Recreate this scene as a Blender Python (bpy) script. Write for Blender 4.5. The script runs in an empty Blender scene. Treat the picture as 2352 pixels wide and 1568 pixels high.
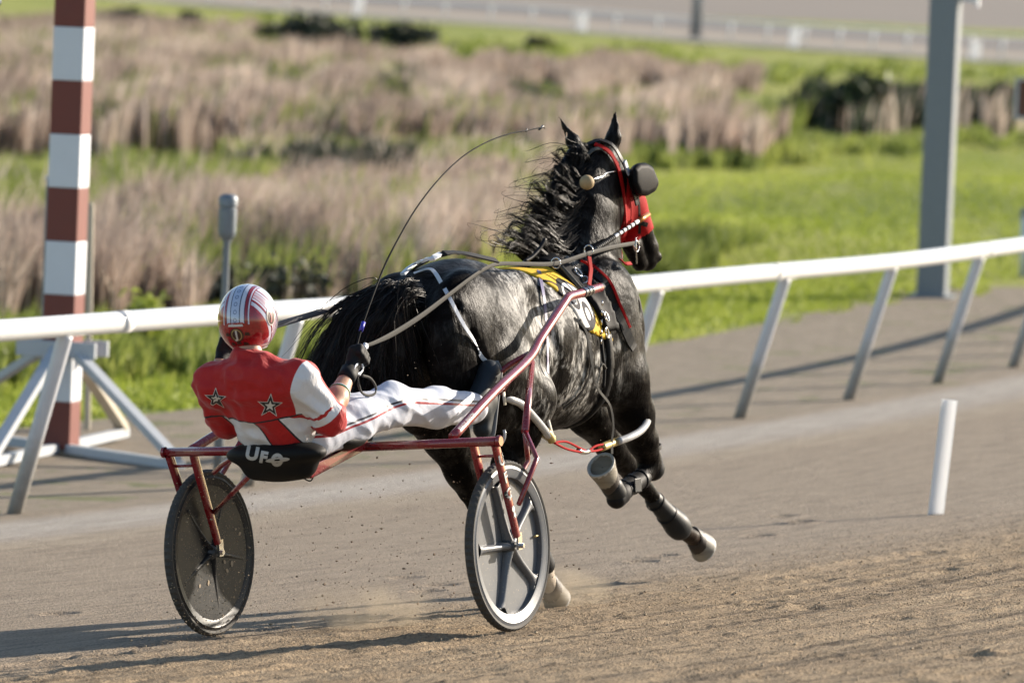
import bpy, math, random
import numpy as np
from math import sin, cos, pi, radians
from mathutils import Vector, Matrix
from mathutils.bvhtree import BVHTree

random.seed(7); RNG = np.random.default_rng(11)
SC = bpy.context.scene
COL = SC.collection

# ------------------------------------------------------------------ camera
FPX = 12850.0                       # focal length in units of a 2352 px wide frame
CAM_H, PITCH, ROLL = 2.61, radians(3.83), radians(2.4)
C0 = np.array([0, 0, CAM_H])
FW = np.array([0, cos(PITCH), -sin(PITCH)])
_r0 = np.array([1.0, 0, 0]); _u0 = np.array([0, sin(PITCH), cos(PITCH)])
RT = cos(ROLL) * _r0 + sin(ROLL) * _u0
UP = -sin(ROLL) * _r0 + cos(ROLL) * _u0
cam = bpy.data.cameras.new("camera"); camo = bpy.data.objects.new("camera", cam); COL.objects.link(camo)
cam.sensor_fit = 'HORIZONTAL'; cam.sensor_width = 36.0
cam.lens = FPX / 2352 * 36.0
cam.clip_start = 0.5; cam.clip_end = 6000
cam.dof.use_dof = True; cam.dof.focus_distance = 22.6; cam.dof.aperture_fstop = 3.6
m = Matrix(((RT[0], UP[0], -FW[0], C0[0]), (RT[1], UP[1], -FW[1], C0[1]), (RT[2], UP[2], -FW[2], C0[2]), (0, 0, 0, 1)))
camo.matrix_world = m
SC.camera = camo

# ------------------------------------------------------------------ light
SUN_EL, SUN_AZ = radians(20.5), radians(34.5)         # azimuth measured from +X towards +Y
sd_ = Vector((cos(SUN_EL) * cos(SUN_AZ), cos(SUN_EL) * sin(SUN_AZ), sin(SUN_EL)))
sl = bpy.data.lights.new("sun", 'SUN'); so = bpy.data.objects.new("sun", sl); COL.objects.link(so)
sl.energy = 5.0; sl.angle = radians(0.5); sl.color = (1.0, 0.885, 0.74)
so.rotation_euler = sd_.to_track_quat('Z', 'Y').to_euler()
so.location = (60, 40, 40)
W_ = bpy.data.worlds.new("World"); SC.world = W_; W_.use_nodes = True
wn = W_.node_tree.nodes; wl = W_.node_tree.links
sky = wn.new('ShaderNodeTexSky'); sky.sky_type = 'NISHITA'; sky.sun_disc = False
sky.sun_elevation = SUN_EL; sky.sun_rotation = pi / 2 - SUN_AZ
sky.air_density = 1.0; sky.dust_density = 0.6; sky.ozone_density = 1.0
wl.new(sky.outputs[0], wn['Background'].inputs[0]); wn['Background'].inputs[1].default_value = 0.098
SC.view_settings.view_transform = 'Standard'; SC.view_settings.look = 'None'
SC.view_settings.exposure = 1.0; SC.view_settings.gamma = 1.0
SC.render.engine = 'CYCLES'
SC.cycles.max_bounces = 5; SC.cycles.diffuse_bounces = 3; SC.cycles.glossy_bounces = 3
SC.cycles.transmission_bounces = 2; SC.cycles.transparent_max_bounces = 6
SC.cycles.use_adaptive_sampling = True; SC.cycles.adaptive_threshold = 0.015
SC.cycles.use_denoising = True
SC.cycles.caustics_reflective = False; SC.cycles.caustics_refractive = False
try: SC.cycles.sample_clamp_indirect = 4.0
except Exception: pass

# ------------------------------------------------------------------ survey helpers (photo measurements -> metres)
def ray(x, y): return FW + RT * (x - 1176) / FPX - UP * (y - 784) / FPX
def proj(P):
    v = np.asarray(P, float) - C0; z = v @ FW
    return 1176 + FPX * (v @ RT) / z, 784 - FPX * (v @ UP) / z
def atz(x, y, z):
    d = ray(x, y); return C0 + d * (z - C0[2]) / d[2]
def atZ(x, y, Z): return C0 + ray(x, y) * Z

# frame of the running sulky and horse: r = to its right, d = forward, h = up from the banked track
_Rw = atz(1165, 1452, 0.0); _Lw = atz(470, 1463, -0.146)
O_ = (_Rw + _Lw) / 2
AR = (_Rw - _Lw) / np.linalg.norm(_Rw - _Lw)
AD = np.cross([0, 0, 1.0], AR); AD /= np.linalg.norm(AD)
AH = np.cross(AR, AD)
FM = np.array([AR, AD, AH])
def S(r, d, h): return O_ + AR * r + AD * d + AH * h
def SA(P): return O_ + np.asarray(P, float) @ FM
def J(x, y, r):
    k = ray(x, y); t = ((O_ - C0) @ AR + r) / (k @ AR); P = C0 + k * t - O_
    return (r, float(P @ AD), float(P @ AH))

# the bend of the track: s along, d outwards from the inside rail
CC = np.array([-83.6, 75.87]); RR = 92.69; PHI0 = math.atan2(30.58 - CC[1], -2.7 - CC[0])
S1 = 25.0; PHI1 = PHI0 + S1 / RR                 # the bend opens into a straight here
T1 = np.array([-sin(PHI1), cos(PHI1)]); N1 = np.array([cos(PHI1), sin(PHI1)]); P1 = CC + RR * N1
def SD(X, Y):
    X = np.asarray(X, float); Y = np.asarray(Y, float)
    s = (np.arctan2(Y - CC[1], X - CC[0]) - PHI0) * RR; d = np.hypot(X - CC[0], Y - CC[1]) - RR
    t = (X - P1[0]) * T1[0] + (Y - P1[1]) * T1[1]; q = (X - P1[0]) * N1[0] + (Y - P1[1]) * N1[1]; st = t > 0
    return np.where(st, S1 + t, s), np.where(st, q, d)
def WXY(s, d):
    s = np.asarray(s, float); a = PHI0 + np.minimum(s, S1) / RR; e = np.maximum(s - S1, 0)
    return CC[0] + (RR + d) * np.cos(a) + e * T1[0], CC[1] + (RR + d) * np.sin(a) + e * T1[1]
_dR = float(SD(_Rw[0], _Rw[1])[1]); _dL = float(SD(_Lw[0], _Lw[1])[1])
def ZG(d): return np.interp(d, [-400, -5, -3.5, 0, _dL, _dR, _dR + 5.5, 400], [-.68, -.65, -.58, -.5, -.146, 0, .55, .56])
def GP(s, d):
    x, y = WXY(s, d); return np.array([float(x), float(y), float(ZG(d))])
def on_ground(x, y):
    z = 0.0
    for _ in range(60):
        P = atz(x, y, z); s, d = SD(P[0], P[1]); z = .6 * z + .4 * float(ZG(d))
    return P, float(s), float(d)

# ------------------------------------------------------------------ object helpers
def mesh_of(name, V, F, mats, smooth=True, org=(0, 0, 0), attrs=None, mi=None):
    V = np.asarray(V, dtype=np.float64).reshape(-1, 3)
    me = bpy.data.meshes.new(name)
    me.from_pydata((V - np.asarray(org)).tolist(), [], [list(map(int, f)) for f in F] if not isinstance(F, np.ndarray) else F.tolist())
    if not isinstance(mats, (list, tuple)): mats = [mats]
    for q in mats: me.materials.append(q)
    if mi is not None: me.polygons.foreach_set('material_index', np.asarray(mi, dtype=np.int32))
    if smooth: me.polygons.foreach_set('use_smooth', np.ones(len(me.polygons), dtype=bool))
    for k, a in (attrs or {}).items():
        a = np.asarray(a, dtype=np.float32)
        if a.ndim == 1:
            at = me.attributes.new(k, 'FLOAT', 'POINT'); at.data.foreach_set('value', a)
        else:
            at = me.attributes.new(k, 'FLOAT_VECTOR', 'POINT'); at.data.foreach_set('vector', a.reshape(-1))
    me.update()
    return me
def tag(o, label=None, cat=None, group=None, kind=None):
    if label: o['label'] = label
    if cat: o['category'] = cat
    if group: o['group'] = group
    if kind: o['kind'] = kind
    return o
def obj(name, VF, mats, parent=None, org=None, smooth=True, attrs=None, mi=None, auto=None):
    V, F = VF
    if org is None: org = getattr_org(parent) if parent is not None else np.asarray(V).mean(0)
    o = bpy.data.objects.new(name, mesh_of(name, V, F, mats, smooth, org, attrs, mi)); COL.objects.link(o)
    if parent is not None: o.parent = parent
    else: o.location = tuple(org)
    o['_o'] = [float(v) for v in org]
    if auto: o.data.set_sharp_from_angle(angle=radians(auto))
    return o
def getattr_org(p): return np.array(list(p['_o']))
def empty(name, org, label, cat, group=None):
    o = bpy.data.objects.new(name, None); COL.objects.link(o); o.location = tuple(org); o.empty_display_size = .1
    o['_o'] = [float(v) for v in org]
    return tag(o, label, cat, group)
def merge(*vf):
    V = []; F = []; n = 0
    for v, f in vf:
        v = np.asarray(v, float).reshape(-1, 3); V.append(v); F += [[i + n for i in q] for q in f]; n += len(v)
    return np.vstack(V), F
def crom(P, n):
    P = np.asarray(P, float)
    if len(P) < 3: return np.array([P[0] + (P[-1] - P[0]) * t for t in np.linspace(0, 1, n + 1)])
    Q = np.vstack([2 * P[0] - P[1], P, 2 * P[-1] - P[-2]]); out = []
    for i in range(1, len(Q) - 2):
        p0, p1, p2, p3 = Q[i - 1:i + 3]
        for t in np.linspace(0, 1, n, endpoint=False):
            out.append(.5 * (2 * p1 + (p2 - p0) * t + (2 * p0 - 5 * p1 + 4 * p2 - p3) * t * t + (3 * p1 - p0 - 3 * p2 + p3) * t ** 3))
    out.append(P[-1]); return np.array(out)
def tube(P, r, n=10, sm=0, cap=True, flat=None, wdir=None, twist=0):
    """tube along P; r scalar or per point; flat = thickness ratio across wdir (a strap when small)"""
    P = np.asarray(P, float); r = np.full(len(P), float(r)) if np.isscalar(r) else np.asarray(r, float)
    if sm:
        Q = crom(np.c_[P, r], sm); P, r = Q[:, :3], Q[:, 3]
    T = np.gradient(P, axis=0); T /= np.linalg.norm(T, axis=1)[:, None] + 1e-12
    ref = np.asarray(wdir, float) if wdir is not None else (np.array([0, 0, 1.0]) if abs(T[0][2]) < .9 else np.array([1.0, 0, 0]))
    V = []; A = ref - T[0] * (ref @ T[0]); A /= np.linalg.norm(A)
    a = np.linspace(0, 2 * pi, n, endpoint=False)
    for i in range(len(P)):
        if wdir is not None and np.linalg.norm(ref - T[i] * (ref @ T[i])) > .2: A = ref - T[i] * (ref @ T[i])
        else: A = A - T[i] * (A @ T[i])
        A /= np.linalg.norm(A); B = np.cross(T[i], A)
        fl = 1 if flat is None else flat
        V.append(P[i] + r[i] * (np.cos(a)[:, None] * A + fl * np.sin(a)[:, None] * B))
    V = np.vstack(V); F = []
    for i in range(len(P) - 1):
        for k in range(n):
            F.append([i * n + k, i * n + (k + 1) % n, (i + 1) * n + (k + 1) % n, (i + 1) * n + k])
    if cap:
        F.append(list(range(n))[::-1]); F.append([(len(P) - 1) * n + k for k in range(n)])
    return V, F
def box(c, ax, ay, az):
    c = np.asarray(c, float); ax, ay, az = map(lambda q: np.asarray(q, float), (ax, ay, az))
    V = [c + i * ax + j * ay + k * az for k in (-1, 1) for j in (-1, 1) for i in (-1, 1)]
    return np.array(V), [[0, 2, 3, 1], [4, 5, 7, 6], [0, 1, 5, 4], [2, 6, 7, 3], [0, 4, 6, 2], [1, 3, 7, 5]]
def beam(a, b, w, t, up=(0, 0, 1)):
    a = np.asarray(a, float); b = np.asarray(b, float); T = b - a; L = np.linalg.norm(T); T /= L
    up = np.asarray(up, float); s = np.cross(T, up); s /= np.linalg.norm(s); u = np.cross(s, T)
    return box((a + b) / 2, T * L / 2, s * w / 2, u * t / 2)
def bevelled(o, w=.004, seg=2):
    md = o.modifiers.new('bevel', 'BEVEL'); md.width = w; md.segments = seg; md.limit_method = 'ANGLE'; md.angle_limit = radians(40)
    return o
def lathe(prof, c, ax, ay, axis, n=48, close=False):
    """prof: list of (radius, offset along axis); ax, ay span the disc plane"""
    c, ax, ay, axis = map(lambda q: np.asarray(q, float), (c, ax, ay, axis)); V = []; F = []
    a = np.linspace(0, 2 * pi, n, endpoint=False)
    for (r, o) in prof: V.append(c + axis * o + r * (np.cos(a)[:, None] * ax + np.sin(a)[:, None] * ay))
    m_ = len(prof)
    for i in range(m_ if close else m_ - 1):
        j = (i + 1) % m_
        for k in range(n): F.append([i * n + k, i * n + (k + 1) % n, j * n + (k + 1) % n, j * n + k])
    return np.vstack(V), F

# ------------------------------------------------------------------ value noise for real displacement
def vnoise(x, y, seed=0):
    g = np.random.default_rng(seed).random((256, 256))
    xi = np.floor(x).astype(int); yi = np.floor(y).astype(int); fx = x - xi; fy = y - yi
    fx = fx * fx * (3 - 2 * fx); fy = fy * fy * (3 - 2 * fy)
    a = g[xi % 256, yi % 256]; b = g[(xi + 1) % 256, yi % 256]; c = g[xi % 256, (yi + 1) % 256]; d = g[(xi + 1) % 256, (yi + 1) % 256]
    return (a * (1 - fx) + b * fx) * (1 - fy) + (c * (1 - fx) + d * fx) * fy

# ------------------------------------------------------------------ shader helper
class Sh:
    def __init__(s, name, base=(.5, .5, .5), rough=.6, metal=0.0, spec=.5, coat=0.0, coat_rough=.1):
        s.m = bpy.data.materials.new(name); s.m.use_nodes = True; s.nt = s.m.node_tree
        s.b = s.nt.nodes['Principled BSDF']
        s.b.inputs['Base Color'].default_value = (*base, 1); s.b.inputs['Roughness'].default_value = rough
        s.b.inputs['Metallic'].default_value = metal; s.b.inputs['Specular IOR Level'].default_value = spec
        s.b.inputs['Coat Weight'].default_value = coat; s.b.inputs['Coat Roughness'].default_value = coat_rough
    def n(s, t, **kw):
        q = s.nt.nodes.new(t)
        for k, v in kw.items(): setattr(q, k, v)
        return q
    def inp(s, node, i, v):
        if hasattr(v, 'is_output'): s.nt.links.new(v, node.inputs[i])
        else: node.inputs[i].default_value = v
    def math(s, op, a, b=0.0, c=None, clamp=False):
        q = s.n('ShaderNodeMath', operation=op); q.use_clamp = clamp; s.inp(q, 0, a); s.inp(q, 1, b)
        if c is not None: s.inp(q, 2, c)
        return q.outputs[0]
    def attr(s, name): return s.n('ShaderNodeAttribute', attribute_name=name)
    def xyz(s, v):
        q = s.n('ShaderNodeSeparateXYZ'); s.inp(q, 0, v); return q.outputs
    def coord(s, k='Object'): return s.n('ShaderNodeTexCoord').outputs[k]
    def mapping(s, v, scale=(1, 1, 1), rot=(0, 0, 0), loc=(0, 0, 0)):
        q = s.n('ShaderNodeMapping'); s.inp(q, 0, v); q.inputs['Scale'].default_value = scale
        q.inputs['Rotation'].default_value = rot; q.inputs['Location'].default_value = loc; return q.outputs[0]
    def noise(s, v, scale=5, detail=3, rough=.5, dist=0, out='Fac'):
        q = s.n('ShaderNodeTexNoise'); s.inp(q, 'Vector', v); q.inputs['Scale'].default_value = scale
        q.inputs['Detail'].default_value = detail; q.inputs['Roughness'].default_value = rough; q.inputs['Distortion'].default_value = dist
        return q.outputs[out]
    def ramp(s, f, stops, interp='LINEAR'):
        q = s.n('ShaderNodeValToRGB'); s.inp(q, 0, f); cr = q.color_ramp; cr.interpolation = interp
        while len(cr.elements) < len(stops): cr.elements.new(.5)
        for e, (p, c) in zip(cr.elements, stops):
            e.position = p; e.color = (*c, 1) if not np.isscalar(c) else (c, c, c, 1)
        return q.outputs[0]
    def mix(s, f, a, b):
        q = s.n('ShaderNodeMix', data_type='RGBA'); s.inp(q, 0, f)
        for i, v in ((6, a), (7, b)):
            if hasattr(v, 'is_output'): s.nt.links.new(v, q.inputs[i])
            else: q.inputs[i].default_value = (*v, 1)
        return q.outputs[2]
    def band(s, x, a, b):   # 1 where a < x < b
        return s.math('MULTIPLY', s.math('GREATER_THAN', x, a), s.math('LESS_THAN', x, b))
    def color(s, c): s.nt.links.new(c, s.b.inputs['Base Color'])
    def rough(s, c): s.nt.links.new(c, s.b.inputs['Roughness'])
    def bump(s, h, strength=.3, dist=.01, chain=None):
        q = s.n('ShaderNodeBump'); q.inputs['Strength'].default_value = strength; q.inputs['Distance'].default_value = dist
        s.inp(q, 'Height', h)
        if chain is not None: s.nt.links.new(chain, q.inputs['Normal'])
        s.nt.links.new(q.outputs[0], s.b.inputs['Normal']); return q.outputs[0]
def simple(name, base, rough=.6, metal=0., spec=.5, coat=0., var=.12, scale=8, bump=0., bscale=60, bdist=.002):
    s = Sh(name, base, rough, metal, spec, coat)
    co = s.coord()
    nz = s.noise(co, scale, 4, .6)
    a = tuple(c * (1 - var) for c in base); b = tuple(min(1, c * (1 + var)) for c in base)
    s.color(s.mix(nz, a, b))
    s.rough(s.math('MULTIPLY_ADD', nz, .2, max(0.02, rough - .1)))
    if bump: s.bump(s.noise(co, bscale, 3, .6), bump, bdist)
    return s.m
# ================================================================== MATERIALS OF THE SETTING
def leafmat(name, stops, trans=.25, rough=.6):
    s = Sh(name, (.1, .1, .1), rough, spec=.3)
    c = s.ramp(s.attr('v').outputs['Fac'], stops)
    s.color(c)
    tr = s.n('ShaderNodeBsdfTranslucent'); s.nt.links.new(c, tr.inputs[0])
    mx = s.n('ShaderNodeMixShader'); mx.inputs[0].default_value = trans
    s.nt.links.new(s.b.outputs[0], mx.inputs[1]); s.nt.links.new(tr.outputs[0], mx.inputs[2])
    s.nt.links.new(mx.outputs[0], s.nt.nodes['Material Output'].inputs[0])
    return s.m
M_reed = leafmat('dry_reed', [(0, (.16, .125, .10)), (.35, (.36, .275, .225)), (.8, (.51, .405, .335)), (1, (.70, .58, .48))], .35)
M_tall = leafmat('tall_green', [(0, (.05, .075, .02)), (.5, (.22, .265, .055)), (1, (.40, .43, .12))], .35)
M_dark = None
M_dkgr = leafmat('dark_bush_shaded_grass', [(0, (.012, .016, .010)), (.6, (.035, .05, .022)), (1, (.11, .14, .05))], .15)  # dark bush leaf; on the ditch grass it paints shade
M_lawnb = leafmat('lawn_blades', [(0, (.18, .23, .03)), (.5, (.31, .37, .055)), (1, (.46, .48, .12))], .35)
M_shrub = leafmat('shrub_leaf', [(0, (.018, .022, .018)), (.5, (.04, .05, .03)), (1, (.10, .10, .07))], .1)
M_wood = simple('weathered_wood', (.34, .30, .25), .8, var=.2, scale=12, bump=.3)

def track_material():
    s = Sh('track_sand', (.3, .23, .16), .9, spec=.2)
    uv = s.attr('sd').outputs['Vector']; x = s.xyz(uv)     # x = along, y = outward (metres)
    streak = s.noise(s.mapping(uv, (.22, 5.0, 1)), 1.0, 4, .6)
    streak2 = s.noise(s.mapping(uv, (1.6, 22, 1)), 1.0, 3, .6)
    grain = s.noise(s.mapping(uv, (1, 1.6, 1)), 55, 3, .7)
    clump = s.noise(s.mapping(uv, (.6, 1.6, 1)), 7, 5, .65)
    big = s.noise(s.mapping(uv, (.25, 1, 1)), .9, 3, .5)
    warm = s.mix(streak, (.275, .198, .122), (.45, .338, .212))
    cool = s.mix(clump, (.262, .208, .152), (.385, .312, .236))
    wob = s.math('ADD', x[1], s.math('MULTIPLY_ADD', big, .9, -.45))
    f = s.n('ShaderNodeMapRange'); f.interpolation_type = 'SMOOTHSTEP'
    s.inp(f, 0, wob); f.inputs[1].default_value = 5.0; f.inputs[2].default_value = 6.6
    c = s.mix(f.outputs[0], cool, warm)
    # pale wind-blown sand lying along the foot of the rail, a warm lip on its outer side
    p = s.n('ShaderNodeMapRange'); p.interpolation_type = 'SMOOTHSTEP'
    y1 = s.math('ADD', x[1], s.math('MULTIPLY_ADD', clump, .25, -.12))
    s.inp(p, 0, y1); p.inputs[1].default_value = 1.65; p.inputs[2].default_value = .85
    p2 = s.n('ShaderNodeMapRange'); p2.interpolation_type = 'SMOOTHSTEP'
    s.inp(p2, 0, y1); p2.inputs[1].default_value = .15; p2.inputs[2].default_value = .62
    c = s.mix(s.math('MULTIPLY', p.outputs[0], s.math('MULTIPLY', p2.outputs[0], .8)), c, (.45, .41, .365))
    lip = s.math('MULTIPLY', s.band(y1, 1.3, 1.75), .35)
    c = s.mix(lip, c, (.42, .35, .26))
    # apron inside: brownish gravel
    ap = s.n('ShaderNodeMapRange'); ap.interpolation_type = 'SMOOTHSTEP'
    s.inp(ap, 0, y1); ap.inputs[1].default_value = .45; ap.inputs[2].default_value = -.1
    gr = s.mix(s.noise(uv, 3.0, 5, .7), (.20, .162, .118), (.40, .335, .255))
    gr = s.mix(s.math('MULTIPLY', s.math('GREATER_THAN', s.noise(uv, 1.3, 4, .65), .60), .55), gr, (.13, .17, .04))
    c = s.mix(ap.outputs[0], c, gr)
    rut = s.noise(s.mapping(uv, (.10, 9.0, 1)), 1.0, 3, .55); c = s.mix(s.math('MULTIPLY', s.ramp(rut, [(.34, .9), (.47, 0)]), f.outputs[0]), c, (.145, .108, .072)); c = s.mix(s.math('MULTIPLY', s.ramp(rut, [(.58, 0), (.74, .6)]), f.outputs[0]), c, (.46, .36, .235))
    dark = s.ramp(grain, [(.30, .30), (.5, 1.0), (1, 1.3)])
    mm = s.n('ShaderNodeMix', data_type='RGBA', blend_type='MULTIPLY'); mm.inputs[0].default_value = .85
    s.nt.links.new(c, mm.inputs[6]); s.nt.links.new(dark, mm.inputs[7])
    m3 = s.n('ShaderNodeMix', data_type='RGBA', blend_type='MULTIPLY'); m3.inputs[0].default_value = .65
    s.nt.links.new(mm.outputs[2], m3.inputs[6]); s.nt.links.new(s.ramp(streak2, [(.3, .5), (.55, 1.05), (1, 1.2)]), m3.inputs[7])
    s.color(m3.outputs[2])
    b1 = s.bump(grain, 1.0, .016); b2 = s.bump(clump, .5, .03, b1); s.bump(streak2, .6, .015, b2)
    return s.m
M_track = track_material()

def lawn_material():
    s = Sh('lawn', (.1, .15, .03), .9, spec=.15)
    co = s.coord()
    a = s.noise(co, .11, 4, .6); b = s.noise(co, 1.6, 5, .7); g = s.noise(co, 14, 4, .7)
    c = s.mix(a, (.24, .265, .055), (.36, .37, .105)); c = s.mix(s.math('MULTIPLY', b, .75), c, (.42, .41, .12))
    pt = s.noise(s.mapping(co, (.5, .16, 1)), .55, 5, .65, .6); c = s.mix(s.ramp(pt, [(.38, .75), (.52, 0)]), c, (.15, .20, .04)); c = s.mix(s.ramp(pt, [(.55, 0), (.72, .6)]), c, (.46, .44, .13)); c = s.mix(s.ramp(g, [(.3, 0.6), (.6, 0.0)]), c, (.12, .17, .022))
    s.color(c); s.bump(g, 1.0, .06, s.bump(b, .8, .15)); return s.m
M_lawn = lawn_material()
M_base = simple('infield_soil', (.13, .15, .05), .95, var=.4, scale=.3, bump=.6, bscale=3, bdist=.2)
M_ftrack = simple('far_track_sand', (.27, .215, .165), .9, var=.15, scale=.05)
M_ffield = simple('far_field', (.17, .14, .115), .9, var=.25, scale=.02)
M_fband = simple('far_shadow_band', (.075, .08, .09), .9, var=.3, scale=.05)  # shadow across the far side, painted as a dark strip
M_fapron = simple('far_apron', (.22, .20, .16), .9, var=.15, scale=.1)

# ================================================================== GROUND
def sheet(name, pts, z, m, kind='structure', label=None):
    P = [atz(x, y, z) for x, y in pts]
    o = obj(name, (P, [list(range(len(P)))]), m, smooth=False); tag(o, label, None, None, kind); return o
def flat(name, XY, z, m):
    P = [(x, y, z) for x, y in XY]
    o = obj(name, (P, [list(range(len(P)))]), m, smooth=False, org=(0, 0, z)); return tag(o, None, None, None, 'structure')
flat('ground', [(-1500, -200), (2500, -200), (2500, 5200), (-1500, 5200)], -1.0, M_ffield)
# infield as one undulating sheet (mound on the lawn right of the horse's head)
def infield():
    xs = np.linspace(-60, 75, 190); ys = np.concatenate([np.linspace(24, 120, 190), np.linspace(122, 430, 110)])
    X, Y = np.meshgrid(xs, ys); s, d = SD(X, Y)
    Z = ZG(d) - .012 + .0 * X
    Z += np.where(d < -3, 1, 0) * (.10 * (vnoise(X * .12, Y * .05, 3) - .5) + .04 * (vnoise(X * .5, Y * .2, 4) - .5)) * np.clip((-3 - d) / 6, 0, 1)
    # a soft swell in the lawn: sunny crown with its near side falling into shade
    Z += .55 * np.exp(-(((X - 6.5) / 5.0) ** 2 + ((Y - 78) / 9.0) ** 2))
    Z += .30 * np.exp(-(((X - 2.0) / 3.0) ** 2 + ((Y - 66) / 4.0) ** 2))
    Z = np.where(d > 1.0, -1.3, Z)
    n, m_ = X.shape; idx = np.arange(n * m_).reshape(n, m_)
    F = np.stack([idx[:-1, :-1], idx[:-1, 1:], idx[1:, 1:], idx[1:, :-1]], -1).reshape(-1, 4)
    dd = d.reshape(-1)[F].max(1); F = F[dd < 1.0]
    V = np.stack([X, Y, Z], -1).reshape(-1, 3)
    o = obj('infield_lawn', (V, F), M_lawn, org=(0, 0, 0)); tag(o, None, None, None, 'structure')
    return V, F
_iv, _if = infield()
BV_in = BVHTree.FromPolygons(_iv.tolist(), _if.tolist())
def in_z(x, y):
    h = BV_in.ray_cast(Vector((x, y, 5)), Vector((0, 0, -1))); return h[0].z if h[0] is not None else -.65

def track():
    # fine ground where the race passes, coarse elsewhere; one sheet that includes the apron
    def grid(s0, s1, ds, d0, d1, dd, disp, name):
        sv = np.arange(s0, s1 + ds / 2, ds); dv = np.arange(d0, d1 + dd / 2, dd)
        Sg, Dg = np.meshgrid(sv, dv, indexing='ij'); X, Y = WXY(Sg, Dg); Z = ZG(Dg)
        if disp:
            near = np.clip((Dg - 4.6) / 1.6, 0.15, 1)
            n1 = vnoise(Sg * 1.7, Dg * 19, 5); n2 = vnoise(Sg * 14, Dg * 30, 6); n3 = vnoise(Sg * .5, Dg * 8.5, 7); n4 = vnoise(Sg * 40, Dg * 60, 8)
            Z = Z + near * (.020 * (n3 - .5) + .008 * (n1 - .5) + .013 * np.clip(n2 - .62, 0, 1) * 2 - .018 * np.clip(.30 - vnoise(Sg * 5, Dg * 9, 9), 0, 1) + .012 * (n4 - .5))
            for (hx_, hy_) in [S(*q)[:2] for q in ((-.69, .05, 0), (.69, .05, 0))]:      # fresh wheel lines behind the sulky
                u = (X - hx_) * AD[0] + (Y - hy_) * AD[1]; v = (X - hx_) * AR[0] + (Y - hy_) * AR[1]; v = v / np.hypot(AR[0], AR[1])
                Z = Z - np.where(u < .05, 1, 0) * (.014 * np.exp(-(v / .028) ** 2) - .006 * np.exp(-((np.abs(v) - .055) / .022) ** 2))
            rp_ = np.random.default_rng(12)
            for _ in range(110):                                       # hoof prints of earlier races
                a_, b_ = rp_.uniform(s0, s1), rp_.uniform(4.2, 10.8); i0, i1 = np.searchsorted(sv, [a_ - .2, a_ + .2]); j0, j1 = np.searchsorted(dv, [b_ - .2, b_ + .2])
                r2_ = ((Sg[i0:i1, j0:j1] - a_) / .075) ** 2 + ((Dg[i0:i1, j0:j1] - b_) / .06) ** 2
                Z[i0:i1, j0:j1] -= .022 * np.exp(-r2_ ** 1.5) - .010 * np.exp(-((np.sqrt(r2_) - 1.5) / .35) ** 2) * rp_.uniform(.3, 1)
            e = np.minimum.reduce([(Sg - s0) / .3, (s1 - Sg) / .3, (Dg - d0) / .2, (d1 - Dg) / .2]); Z = ZG(Dg) + (Z - ZG(Dg)) * np.clip(e, 0, 1)
        n, m_ = X.shape; idx = np.arange(n * m_).reshape(n, m_)
        F = np.stack([idx[:-1, :-1], idx[1:, :-1], idx[1:, 1:], idx[:-1, 1:]], -1).reshape(-1, 4)
        return np.stack([X, Y, Z], -1).reshape(-1, 3), F, np.stack([Sg, Dg, 0 * Sg], -1).reshape(-1, 3)
    parts = []
    f0, f1, g0, g1 = -11.0, 3.0, 3.2, 11.2
    parts.append(grid(f0, f1, .024, g0, g1, .018, True, ''))
    for a in ((-60, f0, .5, -3.4, 30, .2), (f1, 120, .5, -3.4, 30, .2), (f0, f1, .1, -3.4, g0, .1), (f0, f1, .2, g1, 30, .2)):
        parts.append(grid(*a, False, ''))
    V = []; F = []; A = []; n = 0
    for v, f, a in parts: V.append(v); F.append(f + n); A.append(a); n += len(v)
    V = np.vstack(V)
    # ragged inner edge of the apron
    o = obj('race_track', (V, np.vstack(F)), M_track, org=(0, 0, 0), attrs={'sd': np.vstack(A)}); tag(o, None, None, None, 'structure')
track()

# far side of the oval
def far_line(x): return np.interp(x, [-400, 200, 605, 1176, 1600, 1900, 2300, 2900], [-60, -18, 14, 52, 88, 108, 134, 160])
FX = list(range(-300, 2900, 100))
def farstrip(name, o0, o1, z, m):
    A = [atz(x, far_line(x) + o0, -.66) for x in FX]; B = [atz(x, far_line(x) + o1, -.66) for x in FX]
    V = [(p[0], p[1], z) for p in A + B]; n = len(A)
    o = obj(name, (V, [[i, i + 1, n + i + 1, n + i] for i in range(n - 1)]), m, smooth=False, org=(0, 0, z)); tag(o, None, None, None, 'structure')
farstrip('far_apron', 13, -3, -.60, M_fapron)
farstrip('far_track', -3, -46, -.61, M_ftrack)
farstrip('far_band', -20, -33, -.595, M_fband)

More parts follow.
